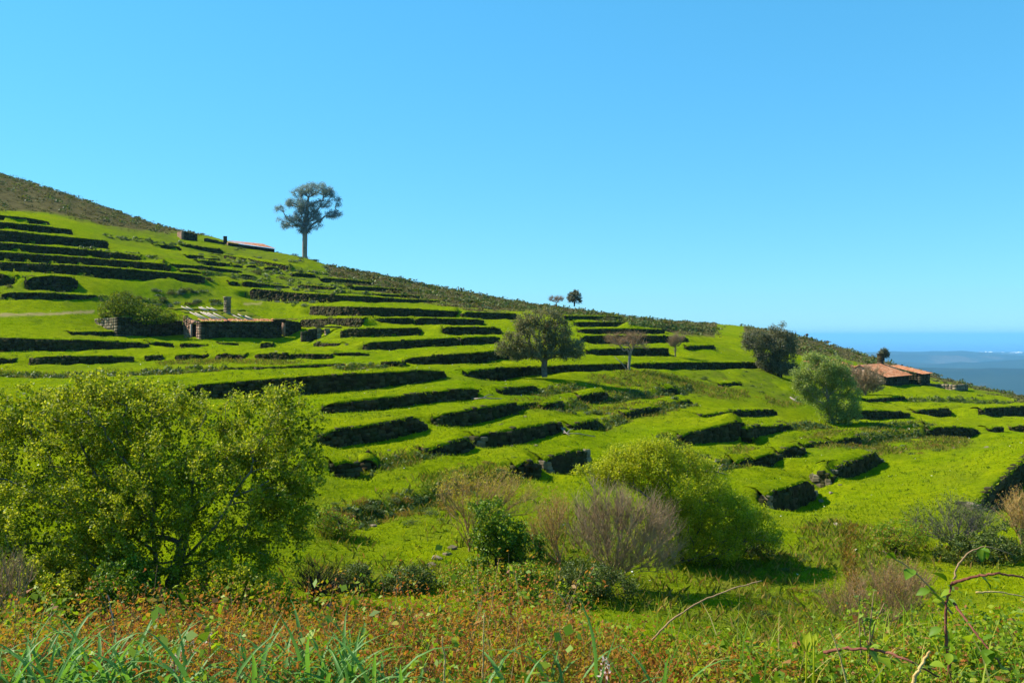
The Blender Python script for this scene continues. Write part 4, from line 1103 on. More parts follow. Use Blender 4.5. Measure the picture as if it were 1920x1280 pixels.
Lf['rust'] = leaf_mat('rusty_heather', [(0, (0.12, 0.06, 0.016)), (0.4, (0.26, 0.13, 0.03)), (0.7, (0.28, 0.20, 0.025)), (1, (0.18, 0.22, 0.015))], 0.3, 0.8, 0.1)
Lf['mound'] = leaf_mat('ivy_mound_leaves', [(0, (0.05, 0.08, 0.004)), (0.5, (0.12, 0.16, 0.008)), (1, (0.25, 0.26, 0.02))], 0.3, 0.7, 0.08)
Lf['willowin'] = leaf_mat('willow_shaded_inner_leaves', [(0, (0.05, 0.085, 0.003)), (0.5, (0.12, 0.16, 0.006)), (1, (0.22, 0.24, 0.012))], 0.4, 0.6, 0.1)  # darker copy of the willow leaves, shade inside the crown painted in
Lf['coarse'] = leaf_mat('coarse_grass', [(0, (0.05, 0.10, 0.004)), (0.5, (0.10, 0.17, 0.006)), (1, (0.22, 0.24, 0.015))], 0.35, 0.8, 0.08)
M['petal_white'] = leaf_mat('daisy_petals', [(0, (0.5, 0.5, 0.42)), (1, (0.75, 0.74, 0.66))], 0.2)
def _fern(nt):
    g = nt.nodes.new('ShaderNodeNewGeometry')
    one = ramp(nt, g.outputs['Random Per Island'], [(0, (0.10, 0.055, 0.014)), (0.3, (0.34, 0.14, 0.04)), (0.5, (0.44, 0.22, 0.05)), (0.65, (0.30, 0.27, 0.015)), (0.85, (0.27, 0.34, 0.012)), (1, (0.16, 0.28, 0.012))])
    pat = ramp(nt, noise(nt, 2.6, 4, 0.6), [(0.32, (0.13, 0.25, 0.012)), (0.40, (0.30, 0.27, 0.014)), (0.47, (0.44, 0.17, 0.035)), (0.57, (0.42, 0.09, 0.035)), (0.70, (0.16, 0.045, 0.02))])
    col = mixc(nt, 0.6, one, pat)
    t = nt.nodes.new('ShaderNodeBsdfTranslucent'); nt.links.new(mixc(nt, 1.0, col, (1.2, 1.1, 0.5), 'MULTIPLY'), t.inputs['Color'])
    m = nt.nodes.new('ShaderNodeMixShader'); m.inputs[0].default_value = 0.45
    nt.links.new(diffuse(nt, col, 0.8, 0.08), m.inputs[1]); nt.links.new(t.outputs[0], m.inputs[2])
    return m.outputs[0]
Lf['fern'] = mat('bracken_and_heather', _fern)
Lf['bud'] = leaf_mat('yellow_buds', [(0, (0.30, 0.18, 0.02)), (0.5, (0.44, 0.33, 0.03)), (1, (0.40, 0.40, 0.04))], 0.45)
Lf['rustbud'] = leaf_mat('rusty_buds', [(0, (0.24, 0.11, 0.03)), (0.6, (0.36, 0.20, 0.05)), (1, (0.36, 0.30, 0.04))], 0.4)

# --- tall lone tree on the skyline
r_ = np.random.default_rng(101)
b = seat(571.5, 481, 203); b[2] = (HV - 481.5) / F * 203
EU = [(592, 355, 30, 9), (559, 362, 14, 7), (616, 363, 11, 8), (630, 373, 7, 5), (633, 384, 6, 4), (562, 382, 24, 8), (526, 392, 11, 6), (607, 381, 15, 6), (625, 402, 16, 6), (578, 391, 20, 9),
      (548, 416, 19, 10), (590, 417, 14, 12), (522, 410, 5, 4), (567, 404, 17, 9), (534, 425, 7, 5), (570, 431, 12, 7), (585, 402, 16, 5), (568, 420, 14, 5)]
tr = [pix(571.5 + du, v, 203) - b for (du, v) in ((0, 483), (0, 465), (0.4, 447), (0.8, 430), (2, 410), (4, 390), (7, 370))]
tree('eucalyptus_tree', 'tall lone blue-grey tree with layered crown on the skyline', 'tree', b, pix_blobs(b, [(a_, b_, c_ * 1.1, d_ * 1.18) for (a_, b_, c_, d_) in EU], 203), r_, tr, 0.62, B['pale'], Lf["euc"], 1000, 34000, 0.26, 0.5, 0.74, 0.03, 0.35, droop=0.4, shell=0.3)
# --- spreading oak at mid slope
r_ = np.random.default_rng(102); Yo = 69.0
b = seat(1021, 700, Yo); b[2] = min(b[2], (HV - 699) / F * Yo)
OK_ = [(1000, 634, 44, 30), (955, 642, 22, 20), (1078, 652, 26, 17), (1020, 596, 34, 19), (1045, 625, 30, 26), (985, 605, 22, 18), (1050, 650, 22, 16), (975, 660, 26, 12), (1000, 664, 30, 9), (1030, 666, 44, 8), (965, 668, 20, 7), (1075, 662, 22, 9), (945, 655, 14, 12)]
tr = [pix(u, v, Yo) - b for (u, v) in ((1021, 705), (1020, 690), (1021, 678), (1025, 665), (1032, 652), (1042, 638))]
tree('oak_tree', 'spreading dark olive oak casting a long shadow at mid slope', 'tree', b, pix_blobs(b, OK_, Yo), r_, tr, 0.24, B['grey'], Lf['oak'], 520, 26000, 0.155, 0.55, 0.34, 0.012, 0.4, shell=0.25)
# --- pale bare tree right of the oak
r_ = np.random.default_rng(103); Yb = 79.0
b = seat(1181, 699, Yb)
BT = [(1165, 634, 30, 10), (1190, 632, 24, 9), (1180, 645, 34, 8), (1205, 648, 12, 8), (1148, 645, 14, 8)]
tr = [pix(u, v, Yb) - b for (u, v) in ((1181, 702), (1179, 688), (1180, 676), (1181, 665))]
root, nodes, ends = tree('bare_tree', 'pale leafless tree with a flat twiggy crown beside the oak', 'tree', b, pix_blobs(b, BT, Yb), r_, tr, 0.13, B['pale'], None, 150, 0, 0, tip=0.012, bf=0.5)
tr = [pix(u, v, Yb) - b for (u, v) in ((1181, 700), (1165, 680), (1152, 668))]
m = MB(); m.tube(tr, [0.07, 0.05, 0.02], 5); obj('side_limb', m.mesh('side_limb'), B['pale'], root)
k = r_.integers(len(ends), size=1500); v, q = twigs(r_, nodes[ends][k], unit(r_, 1500) * [1, 1, 0.6] + [0, 0, 0.4], r_.uniform(0.3, 0.7, 1500), 0.010)
obj('twigs', mesh_np('twigs', v, q), B['twigbrown'], root, kind='stuff')
# --- dark holm oak
r_ = np.random.default_rng(104); Yh = 96.0
b = seat(1462, 702, Yh)
HO = [(1461, 619, 20, 13), (1418, 638, 22, 19), (1463, 643, 28, 23), (1444, 658, 34, 16), (1478, 668, 17, 20), (1440, 676, 22, 14), (1484, 640, 10, 18), (1462, 688, 26, 10), (1402, 645, 8, 10)]
tr = [pix(u, v, Yh) - b for (u, v) in ((1462, 706), (1460, 690), (1458, 674), (1458, 655))]
tree('holm_oak', 'dark dense round evergreen oak at the far end of the terraces', 'tree', b, pix_blobs(b, [(a_, b_, c_ * 1.12, d_ * 1.1) for (a_, b_, c_, d_) in HO] + [(1455, 692, 30, 9), (1480, 690, 20, 10)], Yh), r_, tr, 0.30, B['dark'], Lf['holm'], 460, 24000, 0.19, 0.55, 0.5, 0.02, shell=0.45)
# --- grey green tree
r_ = np.random.default_rng(105); Yg = 73.0
b = seat(1562, 796, Yg)
GG = [(1540, 694, 38, 27), (1510, 718, 20, 24), (1575, 716, 28, 30), (1545, 748, 26, 22), (1586, 760, 26, 24), (1562, 700, 34, 30), (1604, 775, 10, 14), (1520, 740, 18, 16), (1570, 780, 22, 10), (1548, 772, 12, 14)]
tr = [pix(u, v, Yg) - b for (u, v) in ((1564, 799), (1560, 786), (1556, 770), (1552, 745), (1548, 720))]
tree('grey_green_tree', 'full rounded grey-green tree standing in front of the orange roofed house', 'tree', b, pix_blobs(b, [(a_, b_, c_ * 1.02, d_ * 1.02) for (a_, b_, c_, d_) in GG] + [(1498, 702, 14, 12), (1600, 735, 14, 16), (1528, 672, 22, 10), (1500, 735, 12, 12), (1610, 760, 10, 12), (1575, 790, 22, 6)], Yg), r_, tr, 0.16, B['pale'], Lf['sage'], 560, 34000, 0.15, 0.5, 0.42, 0.012, shell=0.45)
# --- brown leafless bush before the house
def bare_bush(name, label, cat, base, blobs, rng, nst, ntw, tlen, trad, bark, twm, r0=0.05, up=0.7, tip=0.008, lm=None, nl=0, ls=0.05, th=0.25):
    root = thing(name, label, cat, base)
    T = in_blobs(rng, blobs, nst, 0.2)
    trunk = [np.array([0, 0, -0.15]), np.array([0, 0, th * .4]), np.array([0, 0, th])]
    nodes, par, ends = grow(rng, trunk, T, 0.9 if th < .5 else .35, 0.02 if th < .5 else .1)
    obj('stems', limb_mesh('stems', nodes, par, limb_radii(nodes, par, r0, tip)), bark, root)
    k = rng.integers(len(nodes), size=ntw); d = unit(rng, ntw) * [0.8, 0.8, 0.5]; d[:, 2] += up
    d += (nodes[k] / (np.linalg.norm(nodes[k], axis=1)[:, None] + 1e-6)) * 0.6
    d /= np.linalg.norm(d, axis=1)[:, None]
    v, q = twigs(rng, nodes[k], d, rng.uniform(0.5, 1.2, ntw) * tlen, trad)
    obj('twigs', mesh_np('twigs', v, q), twm, root, kind='stuff')
    if nl:
        p_ = v.reshape(ntw, -1, 3)[rng.integers(ntw, size=nl), -1 - 2 * (rng.random(nl) < .4).astype(int)] + unit(rng, nl) * ls * .7
        lv, lq = leaves(rng, p_, ls, ls * .5); obj('leaves', mesh_np('leaves', lv, lq), Lf[lm], root, kind='stuff')
    return root
r_ = np.random.default_rng(106); Yk = 104.0
b = seat(1622, 736, Yk)
bare_bush('leafless_bush', 'brown leafless rounded bush hiding the corner of the orange roofed house', 'bush', b, pix_blobs(b, [(1620, 706, 34, 20), (1605, 700, 20, 16), (1640, 712, 20, 16), (1622, 722, 28, 12), (1622, 732, 26, 6), (1600, 724, 14, 10), (1645, 726, 14, 8)], Yk), r_, 160, 4200, 0.8, 0.014, B['twigpurple'], B['twigpurple'], 0.12)
# --- skyline trees
for (sd, u, v, Y, bl, lab, m_, nl) in [
    (107, 1077, 572, 214, [(1077, 556, 14, 10), (1070, 560, 8, 7), (1085, 562, 7, 8), (1079, 550, 8, 5)], 'small round dark tree on the ridge right of the oak', 'holm', 2600),
    (108, 1657, 674, 190, [(1657, 661, 8, 8), (1653, 663, 6, 5), (1662, 665, 5, 4)], 'tiny round tree on the spur with the sea behind it', 'holm', 1500)]:
    r_ = np.random.default_rng(sd); b = pix(u, v, Y)
    tr = [pix(u, v + 2, Y) - b, pix(u, v - 3, Y) - b, pix(u, v - 7, Y) - b]
    tree('ridge_tree', lab, 'tree', b, pix_blobs(b, bl, Y), r_, tr, 0.18, B['dark'], Lf[m_], 90, nl, 0.34, 0.55, 0.5, 0.03, group='small trees on the ridge')
r_ = np.random.default_rng(109); b = pix(1043, 574, 212)
bare_bush('ridge_bush', 'pale leafless bush on the ridge beside the small round tree', 'bush', b, pix_blobs(b, [(1043, 562, 14, 6)], 212), r_, 60, 700, 0.9, 0.02, B['twigpurple'], B['twigpurple'], 0.08, th=.7)
r_ = np.random.default_rng(110); b = seat(1266, 669)
bare_bush('leafless_sapling', 'little grey leafless tree between the bare tree and the dark evergreen oak', 'tree', b, pix_blobs(b, [(1270, 640, 14, 8), (1264, 646, 10, 6)], b[1]), r_, 60, 1200, 0.7, 0.012, B['grey'], B['twigpurple'], 0.07, th=1.1)
m = MB(); b = pix(1513, 637, 222); m.tube([[0, 0, -0.6], [0, 0, 1.5]], [0.22, 0.2], 6); m.tube([[0, 0, 1.1], [0, 0, 1.6]], [0.4, 0.35], 6)
obj('ridge_post', m.mesh('ridge_post'), M['housestone'], label='short thick post standing alone on the ridge before the sea', cat='post', loc=b)

# --- the big willow filling the left side
r_ = np.random.default_rng(111); Yw = 20.5
b = seat(330, 1130, Yw)
WI = [(-90, 880, 130, 150, 0.3), (90, 840, 150, 130, 0.2), (210, 790, 130, 85, 0.6), (330, 850, 150, 125, 0.3), (490, 800, 90, 80, 0.5), (530, 870, 80, 90, 0.2), (430, 930, 130, 120, -0.3),
      (110, 980, 150, 120, -0.5), (-60, 1030, 120, 90, -0.4), (250, 960, 130, 120, -0.6), (520, 980, 70, 90, 0.0), (180, 1080, 110, 60, -0.8), (430, 1060, 90, 60, -0.5), (60, 1090, 110, 50, -0.9), (560, 800, 50, 55, .3), (580, 880, 36, 60, .2), (565, 950, 40, 60, .1), (200, 730, 90, 34, .5), (520, 750, 60, 34, .5), (300, 745, 90, 34, .4), (20, 780, 90, 60, .4), (300, 1090, 60, 50, -1.1), (-80, 1110, 90, 50, -0.6), (220, 1000, 90, 80, -1.2)]
WI = [x + (min(x[2] * Yw / F * 0.9, 1.6),) for x in WI]
tr = [pix(u, v, Yw + d) - b for (u, v, d) in ((318, 1160, 0), (316, 1120, 0), (318, 1090, -.1), (335, 1060, -.2), (372, 1020, -.4), (405, 985, -.6), (430, 945, -.6), (452, 905, -.5), (470, 885, -.4))]
WB = pix_blobs(b, WI, Yw)
root, nodes, ends = tree('willow_tree', 'big yellow-green willow filling the left side below the terraces', 'tree', b, pix_blobs(b, WI, Yw), r_, tr, 0.105, B['grey'], Lf['willow'], 1700, 125000, 0.072, 0.62, 0.19, 0.004, 0.30, shell=0.3)
for (pts) in ([(300, 1130, 0), (292, 1050, .2), (285, 980, .3), (270, 910, .4), (262, 850, .4)], [(290, 1130, 0), (250, 1040, 0), (210, 960, -.1), (180, 890, 0), (150, 830, .1)], [(330, 1100, -.1), (350, 1010, .3), (360, 930, .4), (362, 850, .5)], [(440, 930, -.6), (480, 915, -.5), (505, 900, -.4)]):
    m = MB(); P_ = np.array([pix(u, v, Yw + d) - b for (u, v, d) in pts]); m.tube(P_, np.linspace(0.07 if len(pts) > 3 else 0.035, 0.018, len(P_)), 6)
    obj('limb', m.mesh('limb', True), B['grey'], root)
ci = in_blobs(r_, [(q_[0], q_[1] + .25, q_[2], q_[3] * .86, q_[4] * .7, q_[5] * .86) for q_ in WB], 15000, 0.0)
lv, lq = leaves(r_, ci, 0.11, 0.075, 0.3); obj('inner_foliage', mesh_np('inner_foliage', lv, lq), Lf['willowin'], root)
# --- pale sallow in the gully
r_ = np.random.default_rng(112); Ys = 27.0
b = seat(1285, 1080, Ys)
SA = [(1205, 880, 90, 45), (1285, 925, 90, 65), (1180, 868, 60, 34), (1345, 975, 70, 55), (1400, 985, 44, 34), (1260, 985, 80, 60), (1140, 885, 40, 26), (1330, 1020, 70, 34), (1245, 845, 40, 22), (1095, 882, 26, 14), (1425, 960, 26, 18), (1445, 1005, 26, 16), (1225, 836, 26, 12), (1315, 872, 34, 18), (1290, 850, 20, 10), (1380, 940, 26, 14)]
SA = [x + (0.0, min(x[2] * Ys / F, 1.3)) for x in SA]
tr = [pix(u, v, Ys) - b for (u, v) in ((1285, 1095), (1282, 1060), (1276, 1025), (1268, 985), (1258, 940))]
SB = pix_blobs(b, SA, Ys)
root, nodes, ends = tree('sallow_tree', 'pale yellow-green bushy tree behind the leafless thicket', 'tree', b, pix_blobs(b, SA, Ys), r_, tr, 0.09, B['grey'], Lf['sallow'], 900, 58000, 0.068, 0.58, 0.25, 0.004, shell=0.35)
ci = in_blobs(r_, [(q_[0], q_[1] + .1, q_[2], q_[3] * .85, q_[4] * .8, q_[5] * .85) for q_ in SB], 9000, 0.0)
lv, lq = leaves(r_, ci, 0.10, 0.07, 0.3); obj('inner_foliage', mesh_np('inner_foliage', lv, lq), Lf['sallow'], root)
# --- grey brown thicket in front of it
r_ = np.random.default_rng(113); Yt = 23.5
b = seat(1150, 1125, Yt)
bare_bush('leafless_thicket', 'grey-brown leafless thicket of fine upright twigs', 'bush', b, pix_blobs(b, [(1130, 950, 60, 42, 0, .8), (1200, 975, 60, 42, 0, .8), (1245, 1025, 40, 50, 0, .7), (1160, 1010, 80, 60, 0, .8), (1110, 1000, 45, 45, 0, .6)], Yt), r_, 260, 3600, 0.55, 0.0052, B['twigpurple'], B['twigpurple'], 0.035, 0.8, 0.005)
# ---------------------------------------------------------------- heath on the upper slopes
r_ = np.random.default_rng(201)
def dome(rng, n, leaf, lw=0.6, flat=0.8, twig=0):
    """leaf faces spread through an uneven low mound of unit radius"""
    nb = 5
    c = np.stack([rng.uniform(-.5, .5, nb), rng.uniform(-.5, .5, nb), rng.uniform(0.1, .45, nb) * flat, rng.uniform(.4, .62, nb), rng.uniform(.4, .62, nb), rng.uniform(.32, .55, nb) * flat], 1)
    p = in_blobs(rng, [tuple(x) for x in c], n, 0.5); p[:, 2] = np.abs(p[:, 2])
    return leaves(rng, p, leaf, leaf * lw, 0.4)
hs = heath_at(_x, _y, _z)
uu_, vv_ = seen(_x, _y, _z)
yc_ = np.interp(np.clip(_x / np.maximum(_y, 1), -1.5, 1.5), _ct, _cy)
cand = np.where((hs > 0.12) & (uu_ > -140) & (uu_ < 2060) & (_y < yc_ * 1.06) & (_y > 70))[0]
NH = 5200
wgt = (_y[cand] / 200.0) ** 2; pick = r_.choice(cand, NH, p=wgt / wgt.sum())
protos = [dome(r_, 20, 0.46) for _ in range(8)]
V = []; Q = []; n0 = 0
for i in range(NH):
    v, q = protos[i % 8]
    k = pick[i]; s = r_.uniform(0.4, 1.0) * (1.7 if r_.random() < 0.16 else 1.0) * (0.6 + 0.4 * hs[pick[i]]); a = r_.uniform(0, 6.28); hgt = s * r_.uniform(0.5, 1.05)
    c, d = cos(a), sin(a)
    p = np.stack([(v[:, 0] * c - v[:, 1] * d) * s + _x[k] + r_.normal(0, .8), (v[:, 0] * d + v[:, 1] * c) * s + _y[k] + r_.normal(0, .8), v[:, 2] * hgt + _z[k] - 0.12], 1)
    V.append(p); Q.append(q + n0); n0 += len(v)
obj('heathland', mesh_np('heathland', np.concatenate(V), np.concatenate(Q)), Lf['heath'], kind='stuff', label='brown and olive heath covering the upper slopes and ridge', cat='heath')
V = []; Q = []; n0 = 0; pick = r_.choice(cand, 1100, p=wgt / wgt.sum())
for i in range(1100):
    v, q = protos[i % 8]; k = pick[i]; s = r_.uniform(0.7, 1.7); hgt = s * r_.uniform(.6, 1.0)
    if hs[k] < .5: continue
    V.append(v * [s, s, hgt] + [_x[k] + r_.normal(0, .8), _y[k] + r_.normal(0, .8), _z[k] - .1]); Q.append(q + n0); n0 += len(v)
obj('dark_heath_bushes', mesh_np('dark_heath_bushes', np.concatenate(V), np.concatenate(Q)), Lf['scrub'], kind='stuff', label='darker gorse bushes mixed through the heath', cat='heath')

# ---------------------------------------------------------------- single shrubs on the terraces
def shrub_meshes(name, rng, mt, n, leaf, k=5, flat=0.85):
    out = []
    for _ in range(k):
        v, q = dome(rng, n, leaf, 0.6, flat); me = mesh_np(name, v, q); me.materials.append(mt); out.append(me)
    return out
SH = {'dark': shrub_meshes('shrub', r_, Lf['scrub'], 150, 0.26), 'grey': shrub_meshes('shrub', r_, Lf['scrubgrey'], 150, 0.26), 'rust': shrub_meshes('shrub', r_, Lf['rust'], 150, 0.24),
      'ndark': shrub_meshes('shrub', r_, Lf['scrub'], 900, 0.11, 3), 'nrust': shrub_meshes('shrub', r_, Lf['rust'], 900, 0.10, 3), 'ivy': shrub_meshes('shrub', r_, Lf['ivy'], 420, 0.20, 3), 'bramble': shrub_meshes('shrub', r_, Lf['bramble'], 1300, 0.085, 3), 'heath': shrub_meshes('shrub', r_, Lf['heath'], 150, 0.26)}
def shrub(u, v, s, kind, rng, label, group=None, h=None, cat='shrub', name='shrub'):
    b = seat(u, v)
    me = SH[kind][int(rng.integers(len(SH[kind])))]
    o = bpy.data.objects.new(name, me); COL.objects.link(o)
    o.location = (b[0], b[1], b[2] - 0.06); o.scale = (s * rng.uniform(.85, 1.2), s * rng.uniform(.85, 1.2), (h or s * rng.uniform(.6, .95)))
    o.rotation_euler = (0, 0, rng.uniform(0, 6.28)); o['label'] = label; o['category'] = cat
    if group: o['group'] = group
    return o
REG = [  # centre, radii in the view, how many, size range, kinds, label
 (480, 500, 140, 36, 70, (.5, 1.2), ('dark', 'grey', 'dark', 'heath'), 'low dark shrub on the overgrown terraces below the distant house', 'shrubs below the distant house'),
 (330, 560, 130, 16, 34, (.5, 1.0), ('grey', 'heath', 'dark'), 'low grey-green shrub on the bank behind the ruined farmhouse', 'shrubs behind the ruin'),
 (560, 560, 110, 14, 18, (.5, .9), ('grey', 'grey', 'dark'), 'grey-green shrub on the bank uphill of the stone hut', 'shrubs uphill of the hut'),
 (690, 522, 100, 22, 34, (.6, 1.3), ('heath', 'dark', 'heath'), 'brownish shrub at the heath edge under the lone tall tree', 'shrubs under the lone tree'),
 (930, 574, 80, 9, 12, (.8, 1.3), ('grey', 'dark'), 'green shrub along the heath edge above the oak', 'shrubs above the oak'),
 (1230, 602, 100, 9, 12, (.8, 1.2), ('grey', 'heath'), 'pale green shrub at the heath edge above the bare tree', 'shrubs above the bare tree'),
 (1200, 722, 90, 24, 22, (.22, .5), ('dark', 'rust', 'dark'), 'small dark tuft on the rough pasture below the bare tree', 'tufts below the bare tree'),
 (1390, 728, 120, 34, 36, (.22, .5), ('dark', 'rust', 'dark', 'dark'), 'small dark tuft on the rough pasture below the evergreen oak', 'tufts below the evergreen oak'),
 (1660, 832, 120, 22, 30, (.25, .6), ('dark', 'rust', 'dark', 'grey'), 'small shrub on the collapsed bank below the ivy wall', 'shrubs on the collapsed bank'),
 (1810, 735, 100, 16, 10, (.3, .7), ('dark', 'heath'), 'small shrub in the field beside the orange roofed house', 'shrubs beside the orange roofed house'),
 (735, 958, 130, 28, 46, (.18, .42), ('nrust', 'ndark', 'nrust', 'ndark'), 'rusty or dark tuft on the stony bank right of the willow', 'tufts on the stony bank'),
 (905, 885, 80, 20, 18, (.2, .4), ('ndark', 'nrust'), 'small dark tuft on the bank above the ivy clump', 'tufts above the ivy clump'),
 (1100, 765, 90, 14, 16, (.25, .55), ('dark', 'dark', 'grey'), 'dark tuft along the broken walls below the oak shadow', 'tufts below the oak shadow'),
 (1480, 1100, 90, 80, 40, (.14, .36), ('nrust', 'nrust', 'ndark'), 'rusty tuft in the wet hollow beside the tree shadow', 'rusty tufts in the hollow'),
 (1560, 1000, 60, 34, 14, (.15, .34), ('nrust', 'ndark'), 'rusty tuft on the meadow beside the brown furrow', 'tufts beside the furrow'),
 (1320, 868, 70, 20, 14, (.25, .5), ('dark', 'ndark'), 'dark tuft on the bank right above the sallow', 'tufts above the sallow'),
 (60, 545, 90, 22, 8, (.4, .8), ('heath', 'dark'), 'brown shrub beside the lowest of the upper left walls', 'shrubs by the upper left walls')]
SPEC = []
for (cu, cv, ru, rv, n, (s0, s1), kinds, lab, grp) in REG:
    for i in range(n):
        a = r_.uniform(0, 6.28); q = math.sqrt(r_.random())
        kd = kinds[i % len(kinds)]; sz = r_.uniform(s0, s1)
        cw = {'dark': 'dark green', 'ndark': 'dark green', 'grey': 'grey-green', 'rust': 'rusty', 'nrust': 'rusty', 'heath': 'brown'}[kd]
        size = 'small' if sz < s0 + (s1 - s0) / 3 else ('large' if sz > s1 - (s1 - s0) / 3 else 'middling')
        side = 'left' if cos(a) * q < -0.33 else ('right' if cos(a) * q > 0.33 else 'middle')
        SPEC.append((cu + ru * q * cos(a), cv + rv * q * sin(a), sz, kd, '%s %s %s, %s of the %s' % (size, cw, 'tuft' if 'tuft' in grp else 'shrub', side, grp), grp))
_sx, _sy = cast([p[0] for p in SPEC], [p[1] for p in SPEC])
_rank = np.argsort(-np.array([p[2] for p in SPEC]) / _sy)
rest = {}
for j, i in enumerate(_rank):
    u_, v_, sz, kd, lab, grp = SPEC[i]
    if j < 285: shrub(u_, v_, sz, kd, r_, lab, grp)
    else:                                           # the many smallest ones stay one mass
        me = SH[kd][0]; co = np.empty(len(me.vertices) * 3); me.vertices.foreach_get('co', co); co = co.reshape(-1, 4, 3)[::max(1, len(me.vertices) // 480)]
        z_ = float(ground([_sx[i]], [_sy[i]])[0]); rest.setdefault(kd, []).append(co.reshape(-1, 3) * [sz, sz, sz * .8] + [_sx[i], _sy[i], z_ - .05])
for kd, L_ in rest.items():
    v = np.concatenate(L_); obj('small_tufts', mesh_np('small_tufts', v, np.arange(len(v)).reshape(-1, 4)), {'dark': Lf['scrub'], 'ndark': Lf['scrub'], 'grey': Lf['scrubgrey'], 'rust': Lf['rust'], 'nrust': Lf['rust'], 'heath': Lf['heath']}[kd], kind='stuff', label='scattered smallest tufts on the rough banks and pasture', cat='tufts')
# ivy heap on the left block of the ruin
ivy = thing('ivy_heap', 'green ivy heap smothering the left block of the ruined farmhouse', 'ivy', pix(250, 600, 104))
bI = np.array(ivy.location)
IV = [(235, 573, 36, 20), (210, 582, 28, 20), (268, 583, 36, 16), (300, 590, 32, 11), (228, 558, 24, 14), (332, 596, 18, 7), (203, 598, 20, 12), (280, 600, 50, 9)]
P_ = in_blobs(r_, [tuple(x) for x in pix_blobs(bI, IV, 104, 0.9)], 7000, 0.6)
v, q = leaves(r_, P_, 0.24, 0.17, 0.5); obj('foliage', mesh_np('foliage', v, q), Lf['mound'], ivy)
nodes, par, ends = grow(r_, [np.array([0, 0, -1.5]), np.array([0, 0, -.8]), np.array([0, 0, 0])], in_blobs(r_, [tuple(x) for x in pix_blobs(bI, IV, 104, 0.9)], 60)); obj('stem', limb_mesh('stem', nodes, par, limb_radii(nodes, par, 0.14, 0.02)), B['dark'], ivy)

# ---------------------------------------------------------------- bushes in the gully
def leafy(name, label, cat, u, v, Y, blobs, seed, lm, nleaf, lsize, bark='dark', ntw=120, r0=0.05, lw=0.7, spread=0.16, tip=0.004, shell=0.5):
    rg = np.random.default_rng(seed); b = seat(u, v, Y)
    bl = pix_blobs(b, [x + (0.0, min(x[2] * Y / F, 1.1)) for x in blobs], Y)
    tr = [np.array([0, 0, -0.2]), np.array([0, 0, 0.15]), np.array([0, 0, 0.4])]
    return tree(name, label, cat, b, bl, rg, tr, r0, B[bark], Lf[lm], ntw, nleaf, lsize, lw, spread, tip, 0.5, shell=shell, up=0.5)
leafy('ivy_clump', 'glossy bright green ivy clump on a small tree in the gully', 'ivy', 930, 1080, 24, [(915, 965, 38, 30), (950, 1000, 50, 36), (905, 1000, 40, 36), (975, 1030, 44, 34), (930, 1045, 50, 34)], 301, 'ivy', 9000, 0.085, spread=0.2)
leafy('bramble_mound', 'fresh green bramble mound below the ivy clump', 'bush', 940, 1165, 21.5, [(930, 1105, 70, 40), (985, 1095, 60, 40), (880, 1110, 36, 30)], 302, 'bramble', 9000, 0.062)
leafy('dark_bush', 'dark green bush at the foot of the leafless thicket', 'bush', 1100, 1130, 22, [(1095, 1085, 60, 38), (1150, 1100, 50, 30), (1060, 1105, 36, 30)], 303, 'scrub', 9000, 0.055)
leafy('dark_bush', 'dark bush nearer the willow on the gully edge', 'bush', 668, 1125, 22, [(665, 1085, 34, 26), (640, 1095, 22, 20)], 304, 'scrub', 4200, 0.055)
leafy('dark_bush', 'dark bush nearer the ivy clump on the gully edge', 'bush', 765, 1120, 22, [(765, 1085, 40, 24), (800, 1092, 24, 18), (730, 1095, 22, 16)], 305, 'scrub', 4600, 0.055)
leafy('thicket_bush', 'green bush under the grey bare shrub at the right', 'bush', 1830, 1060, 29, [(1850, 1025, 60, 26), (1800, 1030, 50, 24), (1890, 1010, 40, 30)], 306, 'scrub', 7000, 0.075)
leafy('low_bush', 'low green bush between the furrow and the grey bare shrub', 'bush', 1680, 1040, 30, [(1690, 1000, 50, 24), (1650, 1015, 34, 20)], 307, 'bramble', 4500, 0.07)
leafy('low_bush', 'round green bush at the lower right edge of the sallow', 'bush', 1395, 1040, 28, [(1390, 1010, 50, 28), (1430, 1020, 34, 22)], 308, 'scrub', 5000, 0.07)
leafy('willow_underbush', 'dark leafy bush under the left part of the willow', 'bush', 90, 1150, 18.5, [(90, 1090, 90, 50), (10, 1100, 60, 50)], 321, 'willow', 9000, 0.066)
leafy('willow_underbush', 'leafy bush left of the willow trunk', 'bush', 235, 1150, 18.2, [(230, 1095, 60, 50), (280, 1120, 40, 30)], 322, 'ivy', 7000, 0.066)
leafy('willow_underbush', 'leafy bush right of the willow trunk', 'bush', 430, 1150, 18.6, [(430, 1100, 70, 45), (500, 1110, 50, 36), (380, 1120, 40, 26)], 323, 'willow', 8000, 0.066)
leafy('gully_bush', 'green bush between the dark bushes and the ivy clump', 'bush', 855, 1130, 22.5, [(855, 1090, 36, 30), (835, 1105, 26, 20)], 324, 'bramble', 4500, 0.06)
leafy('gully_bush', 'leafy green bush right of the bramble mound', 'bush', 1030, 1160, 21, [(1030, 1125, 46, 34), (1075, 1135, 36, 26)], 325, 'ivy', 5000, 0.06)
leafy('gully_bush', 'olive bush at the foot of the stony bank', 'bush', 640, 1010, 27, [(640, 985, 30, 20), (610, 975, 26, 26)], 326, 'bramble', 3600, 0.06)
rg = np.random.default_rng(310)
b = seat(1790, 1040, 30.5); bare_bush('grey_bare_shrub', 'grey leafless shrub at the foot of the right edge wall', 'bush', b, pix_blobs(b, [(1780, 985, 60, 30, 0, .9), (1840, 990, 44, 28, 0, .8), (1735, 985, 36, 26, 0, .6), (1800, 960, 40, 20, 0, .6)], 30.5), rg, 110, 1100, 0.6, 0.005, B['pale'], B['grey'], 0.045, lm='scrub', nl=2600, ls=.07)
